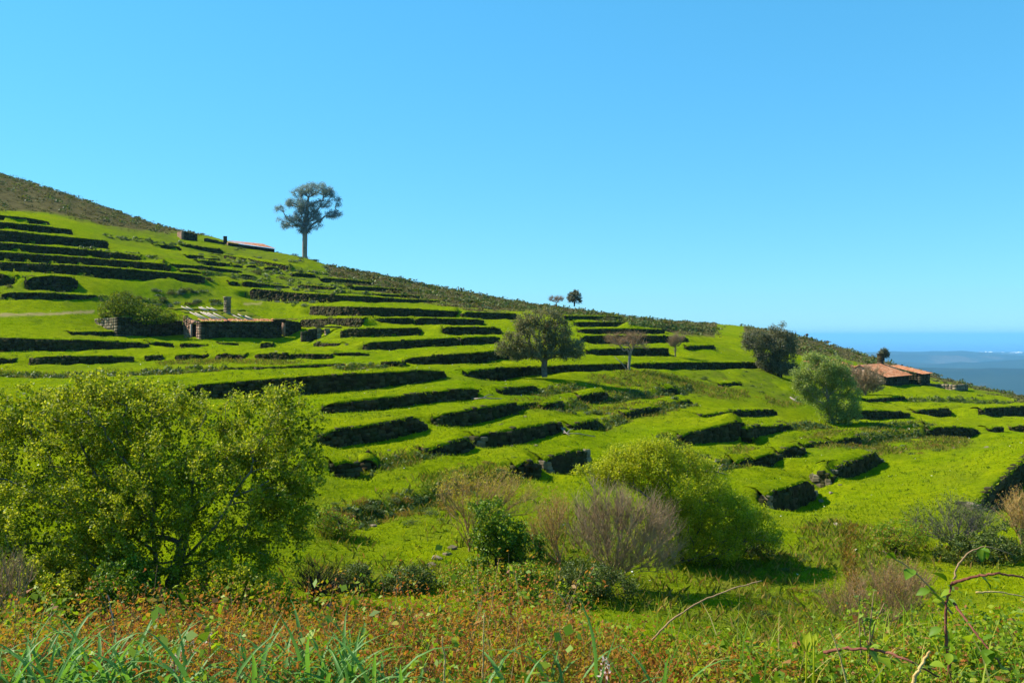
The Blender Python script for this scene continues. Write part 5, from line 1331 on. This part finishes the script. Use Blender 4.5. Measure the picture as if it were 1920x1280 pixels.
b = seat(1915, 1010, 31); bare_bush('rusty_shrub', 'rusty twiggy shrub on the right picture edge', 'bush', b, pix_blobs(b, [(1912, 965, 34, 34, 0, .8), (1935, 985, 30, 30, 0, .6)], 31), rg, 90, 1300, 0.5, 0.005, B['twigbrown'], B['straw'], 0.04, lm='rustbud', nl=2600, ls=.06)
b = seat(880, 1010, 26); bare_bush('orange_twiggy_shrub', 'orange-tipped twiggy shrub above the ivy clump', 'bush', b, pix_blobs(b, [(930, 915, 50, 22, 0, .7), (850, 925, 40, 26, 0, .6), (980, 945, 46, 26, 0, .6), (890, 950, 40, 26, 0, .6)], 26), rg, 130, 1500, 0.42, 0.0036, B['twigbrown'], B['straw'], 0.035, lm='bud', nl=4200, ls=.055)
b = seat(1050, 1060, 25); bare_bush('brown_twiggy_shrub', 'thin brown shrub between the ivy clump and the thicket', 'bush', b, pix_blobs(b, [(1040, 965, 36, 30, 0, .6), (1020, 1000, 36, 30, 0, .6)], 25), rg, 60, 700, 0.4, 0.0036, B['twigbrown'], B['straw'], 0.03, lm='rustbud', nl=1800, ls=.05)
b = seat(1650, 1185, 16.5); bare_bush('brown_sapling_thicket', 'hazy brown sapling thicket right of the hollow', 'bush', b, pix_blobs(b, [(1640, 1110, 60, 40, 0, .6), (1690, 1105, 50, 40, 0, .6), (1590, 1130, 50, 30, 0, .6), (1730, 1120, 40, 36, 0, .5)], 16.5), rg, 160, 2400, 0.34, 0.0028, B['twigbrown'], B['twigbrown'], 0.02, 0.9, 0.003, lm='rustbud', nl=3600, ls=.03)
b = seat(20, 1150, 13); bare_bush('reddish_bare_shrub', 'reddish leafless shrub at the left edge before the willow', 'bush', b, pix_blobs(b, [(20, 1080, 40, 36, 0, .4), (-20, 1100, 40, 40, 0, .4)], 13), rg, 70, 500, 0.3, 0.003, B['twigbrown'], B['twigbrown'], 0.015)
b = seat(590, 1135, 21); bare_bush('bent_bare_shrub', 'dark bent leafless shrub between the willow and the gully lawn', 'bush', b, pix_blobs(b, [(590, 1085, 40, 26, 0, .5), (630, 1100, 26, 22, 0, .4)], 21), rg, 60, 420, 0.4, 0.006, B['dark'], B['dark'], 0.04, 0.2)
# brown furrow of dead bracken running down the meadow
fu = np.array([(1598, 985), (1592, 1010), (1588, 1035), (1592, 1060), (1600, 1085), (1606, 1110)], float)
X_, Y_ = cast(np.interp(np.linspace(0, 5, 60), range(6), fu[:, 0]), np.interp(np.linspace(0, 5, 60), range(6), fu[:, 1]))
C_ = np.repeat(np.stack([X_, Y_], 1), 40, 0) + r_.normal(0, 0.11, (2400, 2)); Z_ = ground(C_[:, 0], C_[:, 1])
v, q = blades(r_, np.stack([C_[:, 0], C_[:, 1], Z_ - .03], 1), 0.13, 0.03, 1.0)
me_ = mesh_np('bracken_strip', v, q); obj('bracken_strip', me_, Lf['rust'], label='narrow brown strip of dead bracken running down the meadow', cat='bracken', kind='stuff')

# ---------------------------------------------------------------- grass blades over the near lawns
gi = np.where((_y > 17) & (_y < 66) & (np.abs(_x / np.maximum(_y, 1)) < 0.66) & (hs < .2))[0]
wg = _R.ravel()[gi] ** 2.0 * (1.0 / (1 + (_y[gi] / 34.0) ** 4)); pk = r_.choice(gi, 42000, p=wg / wg.sum())
bx_ = _x[pk] + r_.normal(0, .25, len(pk)); by_ = _y[pk] + r_.normal(0, .25, len(pk)); bz_ = ground(bx_, by_)
v, q = blades(r_, np.stack([bx_, by_, bz_ - .02], 1), 0.13, 0.035, 0.8)
obj('meadow_grass', mesh_np('meadow_grass', v, q), M['grass'], kind='stuff', label='bright short grass of the terraces and the meadow', cat='grass')
rr_ = rough_at(_x, _y, _z); gi = np.where((_y > 16) & (_y < 80) & (rr_ > .3) & (np.abs(_x / np.maximum(_y, 1)) < 0.66))[0]
wg = _R.ravel()[gi] ** 1.6; pk = r_.choice(gi, 20000, p=wg / wg.sum())
bx_ = _x[pk] + r_.normal(0, .2, len(pk)); by_ = _y[pk] + r_.normal(0, .2, len(pk)); bz_ = ground(bx_, by_)
v, q = blades(r_, np.stack([bx_, by_, bz_ - .02], 1), 0.24, 0.04, 0.8)
obj('rough_grass', mesh_np('rough_grass', v, q), M['roughgrass'], kind='stuff', label='rough tawny grass on banks and in the wet hollow', cat='grass')

# ---------------------------------------------------------------- loose stones and fallen branches
for (u, v, s) in [(985, 780, .14), (940, 800, .12), (1005, 845, .16), (900, 905, .2), (930, 900, .15), (960, 840, .12), (820, 795, .14), (1070, 800, .14), (1450, 858, .16), (1540, 925, .22), (1558, 918, .18), (1575, 908, .16), (1530, 918, .14), (1656, 862, .2), (1640, 842, .18), (1655, 838, .16), (1680, 836, .16), (1700, 840, .14),
                  (750, 1108, .3), (620, 1140, .28), (820, 1048, .22), (838, 1040, .2), (848, 1030, .2), (870, 1085, .2), (810, 1060, .2), (1570, 985, .2), (1430, 800, .16), (1350, 725, .25), (1790, 840, .2), (1850, 838, .2), (620, 640, .3), (650, 648, .3), (520, 660, .3), (348, 633, .4), (358, 633, .35), (690, 700, .2), (760, 694, .2), (730, 838, .14), (640, 990, .2), (700, 985, .2)]:
    b = seat(u, v); o = bpy.data.objects.new('loose_stone', PALE[int(r_.integers(6))]); COL.objects.link(o)
    o.location = b; o.scale = (s * r_.uniform(1, 1.6), s * r_.uniform(.8, 1.2), s * r_.uniform(.5, .8)); o.rotation_euler = tuple(r_.uniform(-.3, .3, 2)) + (r_.uniform(0, 6.28),)
    dd = [min(np.hypot(w['X'] - b[0], w['Y'] - b[1])) if w['label'] else 1e9 for w in WGEO]; wl = WGEO[int(np.argmin(dd))]['label'].split(',')[0]
    o['label'] = ' '.join(('pale loose stone near the ' + wl).split()[:16]); o['category'] = 'stone'; o['group'] = 'pale loose stones'
def fallen(label, pts, rad, side, mt='pale'):
    P0 = [seat(u, v) for (u, v) in pts]; b = P0[0]
    root = thing('fallen_branch', label, 'branch', b)
    m = MB(); m.tube([p - b + [0, 0, rad] for p in P0], np.linspace(rad, rad * .4, len(P0)), 6); obj('stem', m.mesh('stem', True), B[mt], root)
    for (u0, v0, u1, v1, h) in side:
        p, q = seat(u0, v0), seat(u1, v1); m = MB(); m.tube([p - b + [0, 0, rad], (p + q) / 2 - b + [0, 0, h], q - b + [0, 0, h * .6]], [rad * .6, rad * .4, rad * .2], 5); obj('side_branch', m.mesh('side_branch', True), B[mt], root)
fallen('pale fallen branch at the end of the long near wall', [(1046, 798), (1062, 812), (1085, 817), (1116, 820)], 0.06, [(1055, 808, 1068, 820, .15), (1062, 812, 1078, 804, .2)])
fallen('pale fallen branch below the long wall under the tallest one', [(885, 740), (905, 748), (935, 749), (962, 752)], 0.06, [(905, 748, 925, 743, .2)])
fallen('dead branch lying on the meadow left of the grey-green tree', [(1482, 748), (1494, 755), (1504, 756)], 0.08, [(1490, 752, 1500, 746, .3)])
fallen('grey dead branches heaped at the bank right of the sallow', [(1325, 885), (1345, 892), (1362, 900)], 0.06, [(1335, 888, 1350, 876, .5), (1345, 892, 1366, 886, .4), (1340, 890, 1330, 900, .3)], 'grey')
# town along the far coast
m = MB(); rg = np.random.default_rng(5)
for i in range(60):
    u = rg.choice([1760, 1850, 1905, 1868]) + rg.normal(0, 7); Y = rg.uniform(15500, 17200); x = (u - 960) / F * Y; z = float(_lowz(np.array([x]), np.array([Y]))[0])
    w_ = rg.uniform(15, 40); m.box(x - w_, x + w_, Y - 20, Y + 20, z - 20, z + rg.uniform(8, 28))
obj('coastal_town', m.mesh('coastal_town'), M['white'], kind='stuff', label='white houses of a far town along the coast', cat='town')

obj('bank_tufts', mesh_np('bank_tufts', BANK_TUFTS[0], BANK_TUFTS[1]), Lf['scrub'], kind='stuff', label='dark coarse tufts along the grassy steps between the walls', cat='grass')

# darker clumps of coarse grass scattered over the terraces, and pale daisies
gi = np.where((_y > 24) & (_y < 125) & (np.abs(_x / np.maximum(_y, 1)) < 0.64) & (hs < .2))[0]
wg = _R.ravel()[gi] ** 1.35; pk = r_.choice(gi, 1900, p=wg / wg.sum())
cx_ = _x[pk] + r_.normal(0, .4, 1900); cy_ = _y[pk] + r_.normal(0, .4, 1900); kp = fbm(cx_ * .12, cy_ * .12, 91, 3) > -0.06; cx_, cy_ = cx_[kp], cy_[kp]; cz_ = ground(cx_, cy_)
sz_ = r_.uniform(.10, .26, len(cx_)) * (0.6 + cy_ / 110); m_ = 12
u_ = unit(r_, len(cx_) * m_); u_[:, 2] = np.abs(u_[:, 2]) * .6; c_ = np.repeat(np.stack([cx_, cy_, cz_ - .02], 1), m_, 0) + u_ * np.repeat(sz_, m_)[:, None]
lv, lq = leaves(r_, c_, 0.16, 0.07, 0.5); obj('coarse_grass_clumps', mesh_np('coarse_grass_clumps', lv, lq), Lf['coarse'], kind='stuff', label='coarse darker grass clumps scattered over the terraces', cat='grass')
pk = r_.choice(gi, 420, p=wg / wg.sum()); dx_ = _x[pk] + r_.normal(0, .5, 420); dy_ = _y[pk] + r_.normal(0, .5, 420); dz_ = ground(dx_, dy_)
lv, lq = leaves(r_, np.stack([dx_, dy_, dz_ + .05], 1), 0.09, 0.08, 1.5); obj('daisies', mesh_np('daisies', lv, lq), M['petal_white'], kind='stuff', label='tiny white daisies dotted over the lawns', cat='flowers')
# ---------------------------------------------------------------- the scrub bank in front
r_ = np.random.default_rng(401)
def bank_pts(n, y0, y1, xf=0.66):
    y = np.sqrt(r_.uniform(y0 ** 2, y1 ** 2, n)); x = r_.uniform(-1, 1, n) * (y * xf + 0.5)
    return x, y, ground(x, y)
def sprigs(n, y0, y1, hfun, nl, leaf, lw, mask):
    x, y, z = bank_pts(n * 4, y0, y1)
    k = mask(x, y) > r_.random(len(x)); x, y, z = x[k][:n], y[k][:n], z[k][:n]; n = len(x)
    H = hfun(x, y) * r_.uniform(.55, 1.15, n)
    ln = unit(r_, n) * 0.55; ln[:, 2] = 0
    t = r_.uniform(0.15, 1, (n, nl)); base = np.stack([x, y, z - .03], 1)
    pos = base[:, None] + (np.array([0, 0, 1.0]) * H[:, None, None]) * t[..., None] + ln[:, None] * H[:, None, None] * (t ** 1.6)[..., None]
    side = unit(r_, n * nl).reshape(n, nl, 3); wid = (0.20 * (1 - t * .75))[..., None] * H[:, None, None]
    pos = pos + side * wid * [1, 1, .5]
    v, q = leaves(r_, pos.reshape(-1, 3), leaf, leaf * lw, 0.4)
    return v, q, base, H, ln
def upx(x, y): return 960 + F * x / y
low = lambda x, y: np.clip(0.30 + 0.75 * fbm(x * 0.6, y * 0.6, 8, 2) + 0.5 * fbm(x * 2.4, y * 2.4, 18, 2), .08, .72) * np.interp(y, [2, 3, 5, 6.5], [.75, .9, 1.1, 1.0])
rusty = lambda x, y: np.clip(0.85 + 1.6 * fbm(x * 0.7, y * 0.7, 14, 3), 0.1, 1) * np.interp(upx(x, y), [0, 1300, 1600, 1920], [1, 1, .55, .35])
green = lambda x, y: np.clip(0.40 - 1.9 * fbm(x * 0.7, y * 0.7, 14, 3), 0.05, 1) * np.interp(upx(x, y), [0, 700, 1300, 1600, 1920], [.6, .7, .9, 1.2, 1.4])
v, q, base, H, ln = sprigs(5000, 2.5, 6.6, low, 34, 0.024, 0.45, rusty)
obj('bracken_undergrowth', mesh_np('bracken_undergrowth', v, q), Lf['fern'], kind='stuff', label='rusty heather and dead bracken covering the near bank', cat='undergrowth')
st = np.stack([base, base + (np.array([0, 0, .5]) + ln * .4) * H[:, None], base + (np.array([0, 0, 1.0]) + ln) * H[:, None]], 1)
dv = np.stack([unit(r_, len(base)) for _ in range(1)], 0)[0]; dv = dv / np.linalg.norm(dv, axis=1)[:, None]
base, ln, H = base[::2], ln[::2], H[::2]
v2, q2 = twigs(r_, base, (np.array([0, 0, 1.0]) + ln) / np.linalg.norm(np.array([0, 0, 1.0]) + ln, axis=1)[:, None], H * 1.05, 0.0024, 2, .12)
obj('dead_stems', mesh_np('dead_stems', v2, q2), B['twigbrown'], kind='stuff', label='fine brown stems standing in the near scrub', cat='stems')
v, q, base, H, ln = sprigs(2300, 2.5, 6.8, lambda x, y: low(x, y) * 1.05, 26, 0.031, 0.62, green)
obj('leafy_undergrowth', mesh_np('leafy_undergrowth', v, q), Lf['bramble'], kind='stuff', label='small green leaves growing through the near scrub', cat='undergrowth')

v, q, base, H, ln = sprigs(420, 2.6, 6.4, lambda x, y: low(x, y) * 1.12, 9, 0.058, 0.75, green)
obj('broad_leaved_undergrowth', mesh_np('broad_leaved_undergrowth', v, q), Lf['bramble'], kind='stuff', label='broad green leaves standing above the near scrub', cat='undergrowth')
# --- long grass blades leaning through the scrub
M['longgrass'] = leaf_mat('long_grass', [(0, (0.10, 0.22, 0.012)), (.5, (0.24, 0.36, 0.02)), (.8, (0.40, 0.42, 0.05)), (1, (0.52, 0.40, 0.16))], 0.45, 0.6, 0.15)
x, y, z = bank_pts(1900, 2.6, 6.4); nG = len(x)
d_ = unit(r_, nG) * .7; d_[:, 2] = 0; Lg = r_.uniform(.22, .55, nG)
tt_ = np.linspace(0, 1, 5); base = np.stack([x, y, z], 1); a_ = r_.uniform(0, 3.14, nG); sd = np.stack([np.cos(a_), np.sin(a_), 0 * a_], 1)
V = []
for t_ in tt_:
    p = base + np.array([0, 0, 1.]) * (Lg * (t_ - .25 * t_ ** 3))[:, None] + d_ * (Lg * t_ ** 2)[:, None]; w_ = (.0045 * (1 - t_) + .0006)
    V += [p - sd * w_, p + sd * w_]
V = np.stack(V, 1); q = np.concatenate([np.arange(nG)[:, None] * 10 + np.array([[2 * i, 2 * i + 1, 2 * i + 3, 2 * i + 2]]) for i in range(4)])
obj('long_grass', mesh_np('long_grass', V.reshape(-1, 3), q), M['longgrass'], kind='stuff', label='long thin grass blades standing in the near scrub', cat='grass')

# --- strap leaved plants
M['strap'] = leaf_mat('strap_leaf', [(0, (0.055, 0.16, 0.03)), (.5, (0.11, 0.26, 0.05)), (1, (0.24, 0.38, 0.06))], 0.4, 0.5, 0.2)
def strap_mesh(rng, L, W, bend):
    n = 9; t = np.linspace(0, 1, n)
    ang = 1.35 - bend * t ** 1.8
    dx = np.cos(ang) * L / n; dz = np.sin(ang) * L / n
    x = np.concatenate([[0], np.cumsum(dx)[:-1]]); z = np.concatenate([[0], np.cumsum(dz)[:-1]])
    w = W * np.clip(np.minimum(1, (1 - t) * 2.6), 0.04, 1) * 0.5
    v = []
    for i in range(n):
        v += [[x[i], -w[i], z[i] + w[i] * .5], [x[i], 0, z[i]], [x[i], w[i], z[i] + w[i] * .5]]
    q = []
    for i in range(n - 1):
        a = i * 3; q += [[a, a + 1, a + 4, a + 3], [a + 1, a + 2, a + 5, a + 4]]
    me = mesh_np('leaf', v, q, smooth=True); me.materials.append(M['strap']); return me
STR = [strap_mesh(r_, r_.uniform(.34, .52), r_.uniform(.011, .017), r_.uniform(.8, 2.4)) for _ in range(12)]
SPOTS = [(-10, 1285, 2.6), (45, 1280, 2.9), (105, 1285, 2.8), (140, 1268, 2.9), (235, 1285, 2.9), (268, 1290, 2.7), (300, 1262, 3.0), (345, 1290, 2.6), (505, 1285, 2.8), (585, 1285, 2.8), (655, 1282, 2.9), (700, 1290, 2.7), (-40, 1270, 2.7), (30, 1262, 2.8), (85, 1275, 2.6), (120, 1250, 3.0), (150, 1278, 2.6), (180, 1262, 2.8), (215, 1275, 2.7), (250, 1268, 2.75), (285, 1280, 2.6), (60, 1290, 2.5), (320, 1276, 2.7),
         (200, 1240, 3.1), (455, 1262, 2.9), (470, 1285, 2.6), (540, 1270, 2.8), (570, 1262, 2.9), (600, 1268, 2.8), (640, 1266, 2.8), (672, 1275, 2.7), (620, 1290, 2.6), (720, 1280, 2.7), (760, 1278, 2.7), (560, 1245, 3.2), (640, 1240, 3.2),
         (880, 1285, 2.7), (1030, 1262, 3.0), (1060, 1272, 2.9), (960, 1290, 2.6), (1110, 1275, 2.8), (1250, 1265, 2.8), (1165, 1290, 2.6), (400, 1290, 2.6)]
GS = 'strap leaved plants along the near bank'
ORD = 'first second third fourth fifth sixth seventh eighth ninth tenth eleventh twelfth thirteenth fourteenth fifteenth sixteenth seventeenth eighteenth nineteenth twentieth'.split()
NW = {}
for i, (u, vv, Y) in enumerate(sorted(SPOTS)):
    Y = Y + 0.55; x = (u - 960) / F * Y; z = float(ground([x], [Y])[0]) + 0.06
    where = 'at the bottom left corner' if u < 240 else ('near the bottom left flower spikes' if u < 500 else ('left of centre on the bottom edge' if u < 800 else 'right of centre on the bottom edge'))
    NW[where] = NW.get(where, -1) + 1
    root = thing('strap_leaved_plant', '%s blue-green strap leaved plant from the left, %s' % (ORD[NW[where]], where), 'plant', (x, Y, z), GS + ' ' + where, rz=r_.uniform(0, 6.28))
    nl = int(r_.integers(11, 17)) if u < 850 else int(r_.integers(4, 7))
    for k in range(nl):
        o = bpy.data.objects.new('leaf', STR[int(r_.integers(12))]); COL.objects.link(o); o.parent = root
        s = r_.uniform(.85, 1.3); o.scale = (s, s, s); o.location = (r_.normal(0, .015), r_.normal(0, .015), -0.02)
        o.rotation_euler = (r_.normal(0, .12), r_.normal(0, .2), k / nl * 6.28 + r_.normal(0, .4))
# --- pale pink flower spikes
M['petal'] = leaf_mat('pink_white_petals', [(0, (0.55, 0.25, 0.22)), (.4, (0.72, 0.50, 0.45)), (1, (0.80, 0.70, 0.66))], 0.3)
for (u, v, Y, s, lab) in [(391, 1192, 3.9, 1.0, 'uppermost pink-white flower spike in the left scrub'), (354, 1206, 3.7, 1.1, 'larger pink-white flower spike below the uppermost one'), (338, 1230, 3.4, .7, 'small pale flower spike beside its double, lower left scrub'), (326, 1242, 3.3, .8, 'lowest pale pink flower spike in the left scrub'), (1134, 1250, 3.2, .9, 'lone pink flower spike right of centre on the bottom edge'), (58, 1242, 3.3, .4, 'tiny white flower in the bottom left strap leaves')]:
    b = pix(u, v, Y); root = thing('flower_spike', lab, 'flower', b)
    m = MB(); m.tube([[0, 0, -.35], [0.01, 0, -.1], [0, 0, .02 * s]], [.004, .003, .002], 4); obj('stem', m.mesh('stem'), B['twigred'], root)
    n = int(46 * s); t = r_.random(n); a = r_.uniform(0, 6.28, n); rr = (0.022 * (1 - t * .8) + .004) * s
    c = np.stack([np.cos(a) * rr, np.sin(a) * rr, (t - .5) * .085 * s], 1); vv_, qq_ = leaves(r_, c, .017 * s, .010 * s, .2); obj('petals', mesh_np('petals', vv_, qq_), M['petal'], root)

# --- brambles and stems
def leaf_shape(name, L, W, mt):
    t = np.array([0, .25, .5, .75, 1.0]); w = W * np.array([.05, .8, 1, .62, .02]) * .5
    v = []; q = []
    for i in range(5): v += [[t[i] * L, -w[i], w[i] * .35 - .25 * L * t[i] ** 2], [t[i] * L, 0, -.25 * L * t[i] ** 2], [t[i] * L, w[i], w[i] * .35 - .25 * L * t[i] ** 2]]
    for i in range(4): a = i * 3; q += [[a, a + 1, a + 4, a + 3], [a + 1, a + 2, a + 5, a + 4]]
    me = mesh_np(name, v, q, smooth=True); me.materials.append(mt); return me
BLF = [leaf_shape('leaf', .055, .042, Lf['bramble']), leaf_shape('leaf', .045, .034, Lf['bramble']), leaf_shape('leaf', .065, .045, Lf['ivy'])]
def cane(name, label, pts, r0, mt, nleaf=0, thorns=0, lsc=1.0, sub=14):
    P0 = np.array([pix(u, v, Y) for (u, v, Y) in pts]); n = len(P0)
    tt = np.linspace(0, n - 1, (n - 1) * sub // 2 + 1)
    S_ = np.stack([np.interp(tt, range(n), P0[:, k]) for k in range(3)], 1)
    for _ in range(4): S_[1:-1] = .5 * S_[1:-1] + .25 * (S_[2:] + S_[:-2])
    S_[1:-1] += r_.normal(0, r0 * .28, (len(S_) - 2, 3))
    b = S_[0]; root = thing(name, label, 'stem' if not nleaf else 'bramble', b)
    m = MB(); m.tube(S_ - b, np.linspace(r0, r0 * .45, len(S_)), 6); obj('cane', m.mesh('cane', True), B[mt], root)
    if thorns:
        m = MB()
        for k in range(thorns):
            i = int(r_.integers(1, len(S_) - 1)); d = unit(r_, 1)[0]; p = S_[i] - b; rr = r0 * .7
            m.tube([p, p + d * rr * 2.2], [rr * .45, rr * .05], 3)
        obj('thorns', m.mesh('thorns'), B[mt], root, kind='stuff')
    for k in range(nleaf):
        i = int(r_.integers(len(S_) // 4, len(S_))); o = bpy.data.objects.new('leaf', BLF[int(r_.integers(3))]); COL.objects.link(o); o.parent = root
        o.location = S_[i] - b + unit(r_, 1)[0] * .02; s = lsc * r_.uniform(.6, 1.2); o.scale = (s, s, s); o.rotation_euler = (r_.normal(0, .5), r_.normal(0, .6), r_.uniform(0, 6.28))
    return root
cane('bramble_cane', 'thick reddish upright bramble stem at the lower right', [(1785, 1320, 3.6), (1782, 1260, 3.6), (1772, 1190, 3.6), (1774, 1130, 3.6), (1786, 1090, 3.6)], .0085, 'twigred', 16, 14)
cane('bramble_cane', 'arching thorny cane leaving the right edge', [(1786, 1094, 3.6), (1820, 1082, 3.5), (1860, 1075, 3.4), (1905, 1078, 3.4), (1960, 1092, 3.4)], .007, 'twigred', 5, 34)
cane('bramble_cane', 'high arching cane crossing the bushes at the right', [(1788, 1085, 3.6), (1795, 1060, 3.6), (1815, 1035, 3.6), (1850, 1022, 3.6), (1900, 1040, 3.6)], .0045, 'twigbrown', 5, 10)
cane('bramble_cane', 'thin pale cane drooping to the right edge', [(1830, 1110, 3.6), (1870, 1108, 3.6), (1920, 1118, 3.6), (1960, 1130, 3.6)], .004, 'straw', 3, 16)
cane('bramble_cane', 'slanting cane with a yellow leaf tuft left of the upright stem', [(1786, 1150, 3.8), (1752, 1110, 3.8), (1715, 1070, 3.8), (1655, 1032, 3.8)], .0045, 'twigbrown', 7, 12)
cane('bramble_cane', 'dark cane sloping down right from the upright stem', [(1788, 1130, 3.6), (1815, 1165, 3.5), (1845, 1205, 3.4), (1880, 1250, 3.3)], .006, 'twigred', 8, 12)
cane('bramble_cane', 'long low reddish cane arching over the bottom right scrub', [(1545, 1222, 3.1), (1590, 1213, 3.0), (1650, 1217, 2.9), (1710, 1240, 2.8), (1760, 1268, 2.8)], .0065, 'twigred', 8, 20)
cane('dry_stem', 'orange dry forked stem at the bottom right', [(1705, 1300, 2.5), (1722, 1255, 2.5), (1744, 1220, 2.5)], .007, 'straw')
cane('dry_stem', 'thin straw stem leaning left above the low reddish cane', [(1590, 1290, 2.9), (1575, 1230, 2.9), (1555, 1177, 2.9)], .0035, 'straw')
cane('dry_stem', 'long bare pale stick slanting up across the tree shadow', [(1222, 1200, 4.0), (1260, 1160, 4.0), (1310, 1128, 4.0), (1370, 1104, 4.0), (1428, 1088, 4.0)], .0050, 'twigbrown', 0, 8)
cane('dry_stem', 'arched bare stem below the leafless thicket', [(1076, 1178, 4.6), (1070, 1140, 4.6), (1050, 1113, 4.6), (1025, 1108, 4.6)], .0045, 'twigbrown')
cane('dry_stem', 'upright thin dry stem at the bottom centre', [(905, 1275, 3.2), (906, 1210, 3.2), (908, 1148, 3.2)], .0045, 'straw')
cane('dry_stem', 'forked pale dry stem left of the bottom centre', [(832, 1285, 3.0), (834, 1240, 3.0), (829, 1192, 3.0)], .0045, 'straw')
cane('dry_stem', 'thin pale twig standing before the willow base', [(220, 1245, 3.9), (216, 1190, 3.9), (210, 1150, 3.9), (202, 1115, 3.9)], .0045, 'pale', 0, 10)
for i, (u0, v0, u1, v1, Y) in enumerate([(1635, 1200, 1600, 1105, 4.2), (1615, 1200, 1612, 1112, 4.2), (1630, 1210, 1640, 1105, 4.2), (1625, 1215, 1658, 1130, 4.2)]):
    cane('leafing_shoot', 'slender shoot with fresh tip leaves, %s of four in a fan' % ('first', 'second', 'third', 'fourth')[i], [(u0, v0 + 40, Y), ((u0 + u1) / 2 - 3, (v0 + v1) / 2, Y), (u1, v1, Y)], .004, 'twigbrown', 7, 0, .8)
def bud(label, u, v, Y, s, h):
    b = pix(u, v + h, Y); root = thing('sprouting_leaf', label, 'plant', b)
    m = MB(); m.tube([[0, 0, -.2], [0, 0, h / F * Y]], [.005, .003], 5); obj('stem', m.mesh('stem'), Lf['sallow'], root)
    for a in (-.4, .5):
        o = bpy.data.objects.new('leaf', leaf_shape('leaf', .075 * s, .042 * s, Lf['sallow'])); COL.objects.link(o); o.parent = root; o.location = (0, 0, h / F * Y - .05 * s); o.rotation_euler = (0, -1.35 + a * .3, a + 1.2)
bud('broad pale sprouting leaf pair in the lower right scrub', 1512, 1198, 3.2, 1.0, 34)
bud('narrow pale sprouting leaf beside the broad pair', 1526, 1196, 3.25, .7, 40)
for (u, v, Y, s, k, lab) in [(1850, 1225, 3.9, .55, 'bramble', 'leafy bramble bush at the bottom right corner'), (1740, 1210, 4.3, .42, 'bramble', 'leafy bramble bush left of the upright reddish stem'), (1900, 1160, 4.6, .55, 'bramble', 'bramble bush on the right edge under the arching cane'), (1640, 1230, 4.2, .34, 'bramble', 'low bramble bush under the fan of shoots'), (1800, 1175, 4.2, .36, 'bramble', 'tall bramble bush around the upright reddish stem'), (1700, 1250, 3.6, .3, 'bramble', 'low bramble bush behind the orange dry stem'), (1560, 1245, 3.9, .3, 'bramble', 'low bramble bush behind the pale sprouting leaves'), (1440, 1240, 4.0, .26, 'bramble', 'small bramble bush right of the long bare stick')]:
    x = (u - 960) / F * Y; z = float(ground([x], [Y])[0]); topz = (HV - v + 55) / F * Y
    o = bpy.data.objects.new('bramble_bush', SH[k][int(r_.integers(3))]); COL.objects.link(o); o.location = (x, Y, z); o.scale = (s, s * .8, max(.3, (topz - z))); o['label'] = lab; o['category'] = 'bush'

for (u, Y, s, hh, k, lab) in [(60, 5.2, .42, .42, 'nrust', 'rusty bracken clump at the left edge behind the strap leaves'), (300, 5.4, .4, .36, 'nrust', 'rusty bracken clump before the willow trunk'), (470, 5.3, .36, .40, 'bramble', 'green bramble clump right of the flower spikes'),
                             (560, 5.5, .34, .46, 'nrust', 'rusty bracken clump left of the small gully lawn'), (745, 5.0, .36, .40, 'nrust', 'rusty bracken clump in front of the small gully lawn'), (800, 5.3, .26, .52, 'nrust', 'tall narrow rusty bracken clump right of the gully lawn'), (960, 5.2, .42, .36, 'bramble', 'green bramble clump below the bramble mound'), (1330, 5.4, .36, .3, 'nrust', 'rusty bracken clump beside the long bare stick')]:
    x = (u - 960) / F * Y; z = float(ground([x], [Y])[0])
    o = bpy.data.objects.new('bracken_clump' if k == 'nrust' else 'bramble_clump', SH[k][int(r_.integers(3))]); COL.objects.link(o); o.location = (x, Y, z); o.scale = (s, s * .8, hh * 1.2); o.rotation_euler = (0, 0, r_.uniform(0, 6.28)); o['label'] = lab; o['category'] = 'bush'
obj('haze', hz.mesh('haze'), _haze(), kind='stuff')
